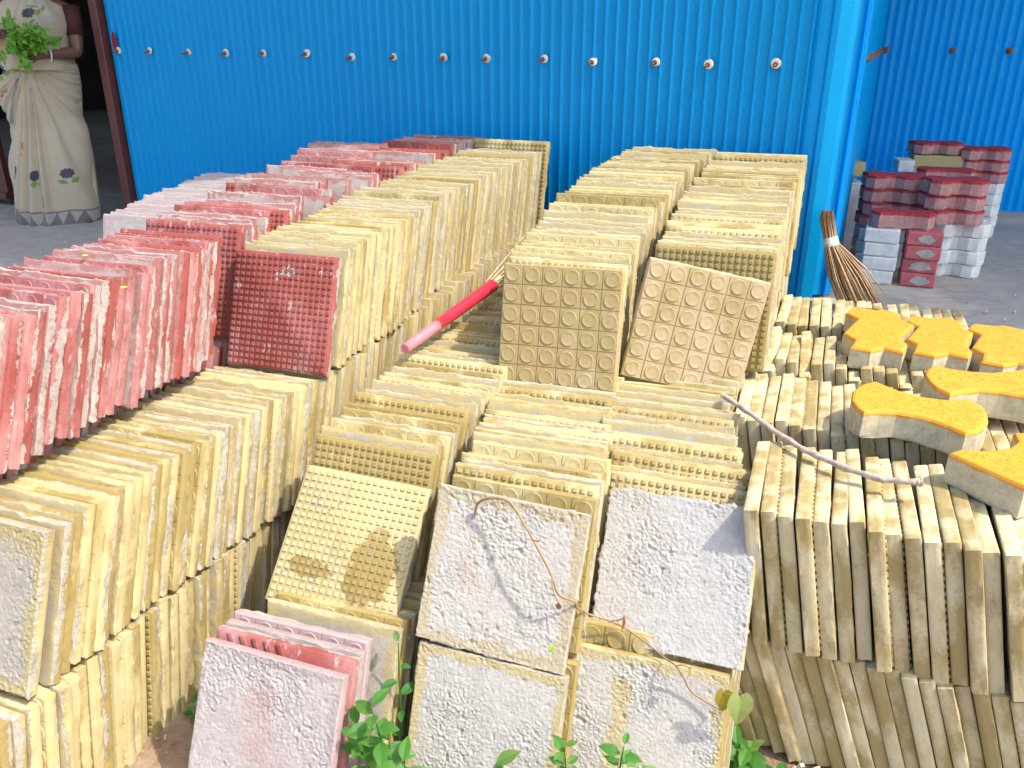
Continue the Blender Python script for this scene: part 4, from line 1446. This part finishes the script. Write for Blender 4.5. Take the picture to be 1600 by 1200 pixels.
# ================================================================== WOMAN IN THE DOORWAY
YW_ = 4.30
def wx(px, py):
    return (px - 800) * (.0030975 + (py - 110) * 9.2e-7)
ZT = [(-160, .58), (-60, .31), (5, .125), (30, .056), (55, -.014), (110, -.171), (150, -.289), (200, -.440), (250, -.595), (300, -.753), (345, -.901), (352, -.925)]
def wz(py):
    for (a, za), (b, zb) in zip(ZT, ZT[1:]):
        if py <= b:
            return za + (zb - za) * (py - a) / (b - a)
    return ZT[-1][1]
def inv_z(z):
    for (a, za), (b, zb) in zip(ZT, ZT[1:]):
        if z >= zb:
            return a + (b - a) * (z - za) / (zb - za)
    return 352
def interp(tab, y):
    if y <= tab[0][0]:
        return tab[0][1]
    for (a, va), (b, vb) in zip(tab, tab[1:]):
        if y <= b:
            return va + (vb - va) * (y - a) / (b - a)
    return tab[-1][1]

woman = empty('person', 'woman in beige flowered sari holding a bunch of green leaves in the doorway', 'person', V(wx(85, 345), YW_, -.90))
WI = Matrix.Translation(-Vector(woman.location))

CL = (.37, .31, .215)
NAVY, REDF, GRN, GREY = (.012, .014, .035), (.35, .012, .025), (.10, .20, .025), (.10, .095, .09)
MOT = [  # cx, cy, rx, ry, colour in cloth millimetre-like units
    (15, 108, 8.5, 8, NAVY), (14, 92, 7.5, 6, REDF), (0, 127, 5, 9, REDF), (23, 145, 4, 4.5, REDF), (68, 21, 8.5, 7.5, NAVY),
    (59, 222, 3.6, 8, REDF), (41, 262, 3.2, 7.5, NAVY), (79, 267, 5, 8, NAVY), (121, 265, 9, 7.5, NAVY)]
LEAVES = [(18, 121, 7, 3.4, .2), (30, 113, 5.5, 5, -.6), (28, 97, 5, 2.6, .1), (50, 107, 9, 2.4, 0), (7, 133, 4, 5, .5), (5, 141, 4, 3, 0), (31, 139, 4, 4.5, .6), (80, 20, 3, 6, .2), (84, 14, 2.2, 6, -.3), (70, 11, 9, 2, .1),
          (59, 235, 3.4, 5.5, 0), (39, 272, 3.5, 4.5, .5), (79, 280, 2.8, 5.5, 0), (84.5, 280, 1.6, 5.5, 0), (116, 278, 8, 3.2, .35), (131, 276, 5.6, 5, -.6)]
def cloth_col(px, py, front):
    c = CL
    if not front:
        return c
    if py > 322:
        k = (px * .9 % 15) / 15
        tri = abs(k - .5) * 2
        yy = (py - 322) / 20
        c = GREY if (py > 343 or py < 324.5 or yy > tri) else (.30, .28, .25)
    for cx, cy, rx, ry, colr in MOT:
        a = math.atan2(py - cy, px - cx)
        w = 1 + .07 * math.sin(a * 9)
        if ((px - cx) / (rx * w)) ** 2 + ((py - cy) / (ry * w)) ** 2 < 1:
            return colr
    for cx, cy, rx, ry, ro in LEAVES:
        dx, dy = px - cx, py - cy
        u, v = dx * math.cos(ro) + dy * math.sin(ro), -dx * math.sin(ro) + dy * math.cos(ro)
        if abs(u) / rx + abs(v) / ry < 1.12 and (u / rx) ** 2 + (v / ry) ** 2 < 1:
            return GRN
    # grey woven band hanging along the pleats and the dark edge line
    for (x0, y0, x1, y1, wd_, cc) in ((52, 120, 31, 190, 2.8, (.16, .16, .17)), (70, 135, 97, 345, .9, (.13, .12, .12)), (88, 26, 97, 34, 5, (.35, .33, .30))):
        t = ((px - x0) * (x1 - x0) + (py - y0) * (y1 - y0)) / ((x1 - x0) ** 2 + (y1 - y0) ** 2)
        if 0 < t < 1:
            d = math.hypot(px - x0 - t * (x1 - x0), py - y0 - t * (y1 - y0))
            if d < wd_:
                return cc
    return c
t = NT('sari_cloth', .85)
v, o_, r_ = t.coord(obj=False)
at = t.n('ShaderNodeVertexColor')
at.layer_name = 'print'
wv = t.n('ShaderNodeTexNoise')
wv.inputs['Scale'].default_value = 260
t.l(v, wv.inputs['Vector'])
cc = t.mix(t.math('MULTIPLY', t.noise(v, 12, 4), .18), at.outputs['Color'], (.38, .34, .26))
M['sari'] = t.out(cc, t.bump(wv.outputs['Fac'], .25, .001))
t.b.inputs['Sheen Weight'].default_value = .2

def cloth(name, XL, XR, y0, y1, folds, NA, NZ, depth=.66, yoff=0):
    bm = bmesh.new()
    layer = bm.verts.layers.float_color.new('print')
    rows_ = []
    for j in range(NZ + 1):
        py = y0 + (y1 - y0) * j / NZ
        xl, xr = interp(XL, py), interp(XR, py)
        cx, hw = (xl + xr) / 2, (xr - xl) / 2
        z = wz(py)
        kpx = wx(cx + 1, py) - wx(cx, py)
        rw = []
        for i in range(NA):
            th = 2 * math.pi * i / NA
            s, c = math.sin(th), math.cos(th)      # c>0 : front
            d, dz = folds(s, c, py, cx + hw * s)
            hwm = hw * kpx
            x = wx(cx, py) + s * (hwm + d)
            y = YW_ + yoff - c * (hwm * depth + d)
            vtx = bm.verts.new(V(x, y, z + dz))
            col = cloth_col(cx + hw * s, py, c > -.1)
            vtx[layer] = (*col, 1)
            rw.append(vtx)
        rows_.append(rw)
    for j in range(NZ):
        for i in range(NA):
            bm.faces.new((rows_[j][i], rows_[j + 1][i], rows_[j + 1][(i + 1) % NA], rows_[j][(i + 1) % NA])).smooth = True
    me = bm_mesh(bm, name, [M['sari']])
    me.transform(WI)
    o = link(name, me, woman)
    return o
def skirt_folds(s, c, py, px):
    k = max(0, min(1, (py - 112) / 225))
    d = 0
    dz = 0
    if c > 0:
        # pleats radiate from the tucked point (65, 110) to the hem 52..98
        xc = 65 + (76 - 65) * k
        half = 5 + 25 * k
        u = (px - xc) / half
        e = math.exp(-(u * .9) ** 4)
        d += e * (.018 + .018 * k) * (.55 + .45 * math.sin(u * 9.5 + 1.0 + .6 * math.sin(py * .02))) * min(1, .3 + k * 2)
        # long drape folds sweeping down to the right and left
        a = math.atan2(px - 66, max(6, py - 100))
        e2 = 1 - math.exp(-(u * .8) ** 4)
        d += e2 * .0085 * math.sin(a * 24 + .8 * math.sin(py * .03)) * min(1, .35 + k * 1.2)
        d += e2 * .004 * math.sin(a * 51 + 2)
        # diagonal drape bulge crossing the left hip
        g = (px - 10) * .55 + (py - 110)
        d += .014 * math.exp(-((g - 30) / 16) ** 2) * (px < 62)
        dz = -.018 * math.exp(-((px - 88) / 9) ** 2) * max(0, k - .9) * 10 + .006 * math.sin(px * .16) * max(0, k - .85) * 6
    else:
        d += .006 * math.sin(s * 14 + py * .02) * k
    return d, dz
XL = [(100, 14), (112, 8), (130, 2), (150, 3), (165, 8), (180, 15), (195, 22), (210, 21), (240, 20), (270, 23), (300, 27), (330, 30), (345, 31)]
XR = [(100, 118), (112, 121), (135, 125), (180, 128), (210, 138), (240, 144), (270, 147), (300, 150), (324, 152), (345, 152)]
cloth('sari_skirt', XL, XR, 100, 345, skirt_folds, 320, 300)
def top_folds(s, c, py, px):
    a = math.atan2(px - 45, py + 40)
    d = .005 * math.sin(a * 30 + py * .02) + .004 * math.sin(a * 13 + 1) if c > 0 else 0
    d += .006 * math.exp(-((px * .35 + 100 - py) / 7) ** 2)
    return d, 0
cloth('sari_drape', [(-9, 34), (-4, 20), (2, 4), (14, -8), (40, -12), (70, -6), (95, 4), (108, 12)],
      [(-9, 62), (-4, 76), (2, 88), (10, 100), (25, 108), (60, 108), (85, 110), (108, 118)], -9, 108, top_folds, 220, 150, depth=.86, yoff=-.005)

M['skin'] = simple('skin_brown', (.13, .065, .04), .5, .1, 50, .05)
M['hair'] = simple('black_hair', (.01, .008, .007), .45, .2, 200, .3)
M['blouse'] = simple('red_blouse', (.055, .010, .010), .8, .15, 60, .1)
M['bangle'] = simple('white_bangle', (.72, .70, .66), .35, .05, 60, .02)

def skin_body(name, verts, edges, radii, mat, parent, sub=2, root=0):
    me = bpy.data.meshes.new(name)
    me.from_pydata([tuple(v) for v in verts], edges, [])
    me.materials.append(mat)
    me.transform(WI)
    o = bpy.data.objects.new(name, me)
    C.objects.link(o)
    o.parent = parent
    md = o.modifiers.new('skin', 'SKIN')
    sv = me.skin_vertices[0].data
    for i, r in enumerate(radii):
        sv[i].radius = r if isinstance(r, tuple) else (r, r)
        sv[i].use_root = (i == root)
    md.use_smooth_shade = True
    sm = o.modifiers.new('sub', 'SUBSURF')
    sm.levels = sub
    sm.render_levels = sub
    return o
def P(px, py, dy=0.0):
    return V(wx(px, py), YW_ + dy, wz(py))
bv, be, br = [], [], []
def bn(p, r, par=None):
    bv.append(p)
    br.append(r)
    if par is not None:
        be.append((par, len(bv) - 1))
    return len(bv) - 1
pel = bn(P(70, 150), (.13, .10))
wa = bn(P(66, 108), (.12, .095), pel)
ch = bn(P(58, 45), (.125, .095), wa)
sh = bn(P(52, 8), (.085, .06), ch)
nk = bn(P(50, -12, -.005), .042, sh)
hd0 = bn(P(50, -32, -.02), (.052, .058), nk)
hd1 = bn(P(50, -55, -.02), (.066, .075), hd0)
hd2 = bn(P(50, -78, -.005), (.058, .066), hd1)
nose = bn(P(50, -50, -.112), .010, hd1)
for sx_ in (-1, 1):
    ear = bn(P(50 + sx_ * 22, -53, 0), (.008, .018), hd1)
# left arm of the picture (viewer's left): upper arm out of frame, forearm comes in to the hand at (42,50)
def arm(shp, elb, wr, hand, sidex, seed):
    s = bn(shp, .040, sh)
    e0 = bn(shp.lerp(elb, .5), .036, s)
    e = bn(elb, .031, e0)
    f0 = bn(elb.lerp(wr, .45), .029, e)
    w = bn(wr, .019, f0)
    d = (hand - wr).normalized()
    palm = bn(wr + d * .035, (.021, .014), w)
    side = Vector((0, -.25, sidex)).normalized()
    side = (side - d * side.dot(d)).normalized()
    curl = Vector((0, 1, 0))
    for k in range(4):
        off = side * (.0165 - .011 * k)
        ln = (.022, .025, .024, .018)[k]
        b = bn(wr + d * .058 + off, .0062, palm)
        c1 = bn(wr + d * (.058 + ln * .8) + off * 1.05 + Vector((0, -.006, -.003)), .0056, b)
        c2 = bn(wr + d * (.058 + ln * 1.25) + off * 1.05 + Vector((0, .012, -.008)), .005, c1)
        bn(wr + d * (.058 + ln * .9) + off + Vector((0, .026, -.010)), .0044, c2)
    th = bn(wr + d * .028 + side * .024 + Vector((0, -.006, 0)), .0072, palm)
    bn(wr + d * .056 + side * .036 + Vector((0, -.004, 0)), .006, th)
    return w
arm(P(-4, 18, .01), P(-26, 78, -.05), P(16, 56, -.17), P(46, 50, -.19), 1, 1)
arm(P(108, 18, .02), P(124, 82, -.02), P(100, 84, -.15), P(78, 86, -.19), 1, 2)
for sx_, fx in ((-1, 46), (1, 140)):
    h = bn(P(75 + sx_ * 20, 175), .075, pel)
    kne = bn(P(78 + sx_ * 24, 250), .050, h)
    an = bn(P(fx + (8 if sx_ < 0 else -6), 334, .02), .026, kne)
    ft = bn(P(fx, 345, -.03) + Vector((0, 0, .012)), (.026, .014), an)
    bn(P(fx + (0 if sx_ < 0 else 14), 348, -.075) + Vector((0, 0, .014)), (.024, .010), ft)
skin_body('body', bv, be, br, M['skin'], woman)
# hair: cap and bun
bm = bmesh.new()
bmesh.ops.create_uvsphere(bm, u_segments=28, v_segments=18, radius=1)
hc = P(50, -60, .018)
for v_ in list(bm.verts):
    if v_.co.y < -.35 and v_.co.z < .45:
        v_.co.y = -.35
    v_.co = Vector((v_.co.x * .076, v_.co.y * .085, v_.co.z * .088)) + hc
bmesh.ops.create_uvsphere(bm, u_segments=16, v_segments=10, radius=.042, matrix=Matrix.Translation(hc + Vector((0, .09, -.02))))
me = bm_mesh(bm, 'hair', [M['hair']], True)
me.transform(WI)
link('hair', me, woman)
# eyes and mouth
M['eye'] = simple('eye', (.6, .58, .55), .3, .05, 20, 0)
M['lip'] = simple('lips', (.25, .06, .05), .5, .1, 20, 0)
for sx_ in (-1, 1):
    bm = bmesh.new()
    bmesh.ops.create_uvsphere(bm, u_segments=12, v_segments=8, radius=.0105, matrix=Matrix.Translation(P(50, -56, -.078) + Vector((sx_ * .026, 0, 0))))
    me = bm_mesh(bm, 'eye', [M['eye']], True)
    me.transform(WI)
    link('eye', me, woman)
bm = bmesh.new()
tube(bm, [P(50, -41, -.074) + Vector((x, abs(x) * .4, 0)) for x in (-.02, -.01, 0, .01, .02)], [.002, .005, .006, .005, .002], 8)
me = bm_mesh(bm, 'mouth', [M['lip']])
me.transform(WI)
link('mouth', me, woman)
# blouse sleeves and neckline
for a, b in ((P(-2, 8, .01), P(-14, 46, -.012)), (P(104, 10, .02), P(117, 56, .0))):
    bm = bmesh.new()
    tube(bm, [a, a.lerp(b, .4), b], [.046, .043, .041], 20)
    me = bm_mesh(bm, 'blouse_sleeve', [M['blouse']])
    me.transform(WI)
    link('blouse_sleeve', me, woman)
bm = bmesh.new()
tube(bm, [P(22, -4, -.062), P(10, 4, -.085), P(2, 14, -.088), P(-4, 24, -.080)], [.014, .022, .024, .014], 12)
me = bm_mesh(bm, 'blouse_front', [M['blouse']])
me.transform(WI)
link('blouse_front', me, woman)
def ring_at(p, axis, R_, r_, mat=None):
    bm = bmesh.new()
    q = Vector(axis).normalized().to_track_quat('Z', 'Y').to_matrix()
    n, m = 26, 8
    vv = [[bm.verts.new(Vector(p) + q @ Vector(((R_ + r_ * math.cos(b * 2 * math.pi / m)) * math.cos(a * 2 * math.pi / n), (R_ + r_ * math.cos(b * 2 * math.pi / m)) * math.sin(a * 2 * math.pi / n), r_ * math.sin(b * 2 * math.pi / m)))) for b in range(m)] for a in range(n)]
    for a in range(n):
        for b in range(m):
            bm.faces.new((vv[a][b], vv[(a + 1) % n][b], vv[(a + 1) % n][(b + 1) % m], vv[a][(b + 1) % m])).smooth = True
    me = bm_mesh(bm, 'bangle', [mat or M['bangle']])
    me.transform(WI)
    link('bangle', me, woman)
ring_at(P(101, 83, -.145), (-1, -.9, 0), .031, .0036)
ring_at(P(17, 56, -.168), (1, -.5, .1), .027, .0030)
ring_at(P(23, 55, -.172), (1, -.5, .1), .026, .0022, M['blouse'])

# bunch of leafy sprigs held in both hands
M['leaf_b'] = leaf_mat('bunch_leaf', (.07, .20, .02), (.17, .36, .04))
bunch = empty('leaf_bunch', 'bunch of small-leafed green sprigs held in front of the sari', 'leaves', P(72, 70, -.20))
rr = random.Random(4)
hp = P(80, 84, -.195)
targets = [(46, 36), (128, 62), (118, 44), (108, 40), (50, 84), (90, 100), (66, 26), (58, 42), (66, 34), (76, 38), (86, 36), (96, 40), (104, 50), (114, 60), (122, 66), (110, 66), (92, 58), (74, 56), (64, 66), (56, 70), (72, 78), (86, 72), (60, 50), (100, 46), (80, 100), (78, 48), (92, 48), (70, 62)]
for i, (tx, ty) in enumerate(targets):
    tip = P(tx, ty, -.21 - rr.uniform(0, .10))
    mid = hp.lerp(tip, .5) + Vector((rr.uniform(-.01, .01), -.02, .01))
    pts_ = spline([hp + Vector((rr.uniform(-.01, .01), 0, rr.uniform(-.01, .01))), mid, tip], 6)
    child_tube(bunch, 'sprig', pts_, .0016, M['leaf_dark'], 4)
    for k in range(14):
        p = pts_[min(len(pts_) - 1, 3 + int(rr.random() * (len(pts_) - 3)))]
        a = rr.uniform(0, 6.28)
        d = Vector((math.cos(a), rr.uniform(-.8, .1), math.sin(a) * .9))
        put_leaf(bunch, p, d, (rr.uniform(-.5, .5), -1, .8), rr.uniform(.022, .040), 'oval', M['leaf_b'])
for i, (tx, ty) in enumerate([(6, 46), (0, 62), (12, 60), (20, 40), (26, 62)]):
    hp2 = P(34, 55, -.20)
    tip = P(tx, ty, -.22)
    pts_ = spline([hp2, hp2.lerp(tip, .5) + Vector((0, -.01, .008)), tip], 5)
    child_tube(bunch, 'sprig', pts_, .0015, M['leaf_dark'], 4)
    for k in range(7):
        p = pts_[min(len(pts_) - 1, 3 + int(rr.random() * (len(pts_) - 3)))]
        a = rr.uniform(0, 6.28)
        put_leaf(bunch, p, (math.cos(a), rr.uniform(-.6, .1), math.sin(a)), (rr.uniform(-.4, .4), -1, .8), rr.uniform(.020, .034), 'oval', M['leaf_b'])

print('tiles', COUNT, 'rest', {k: len(v) for k, v in REST.items()})
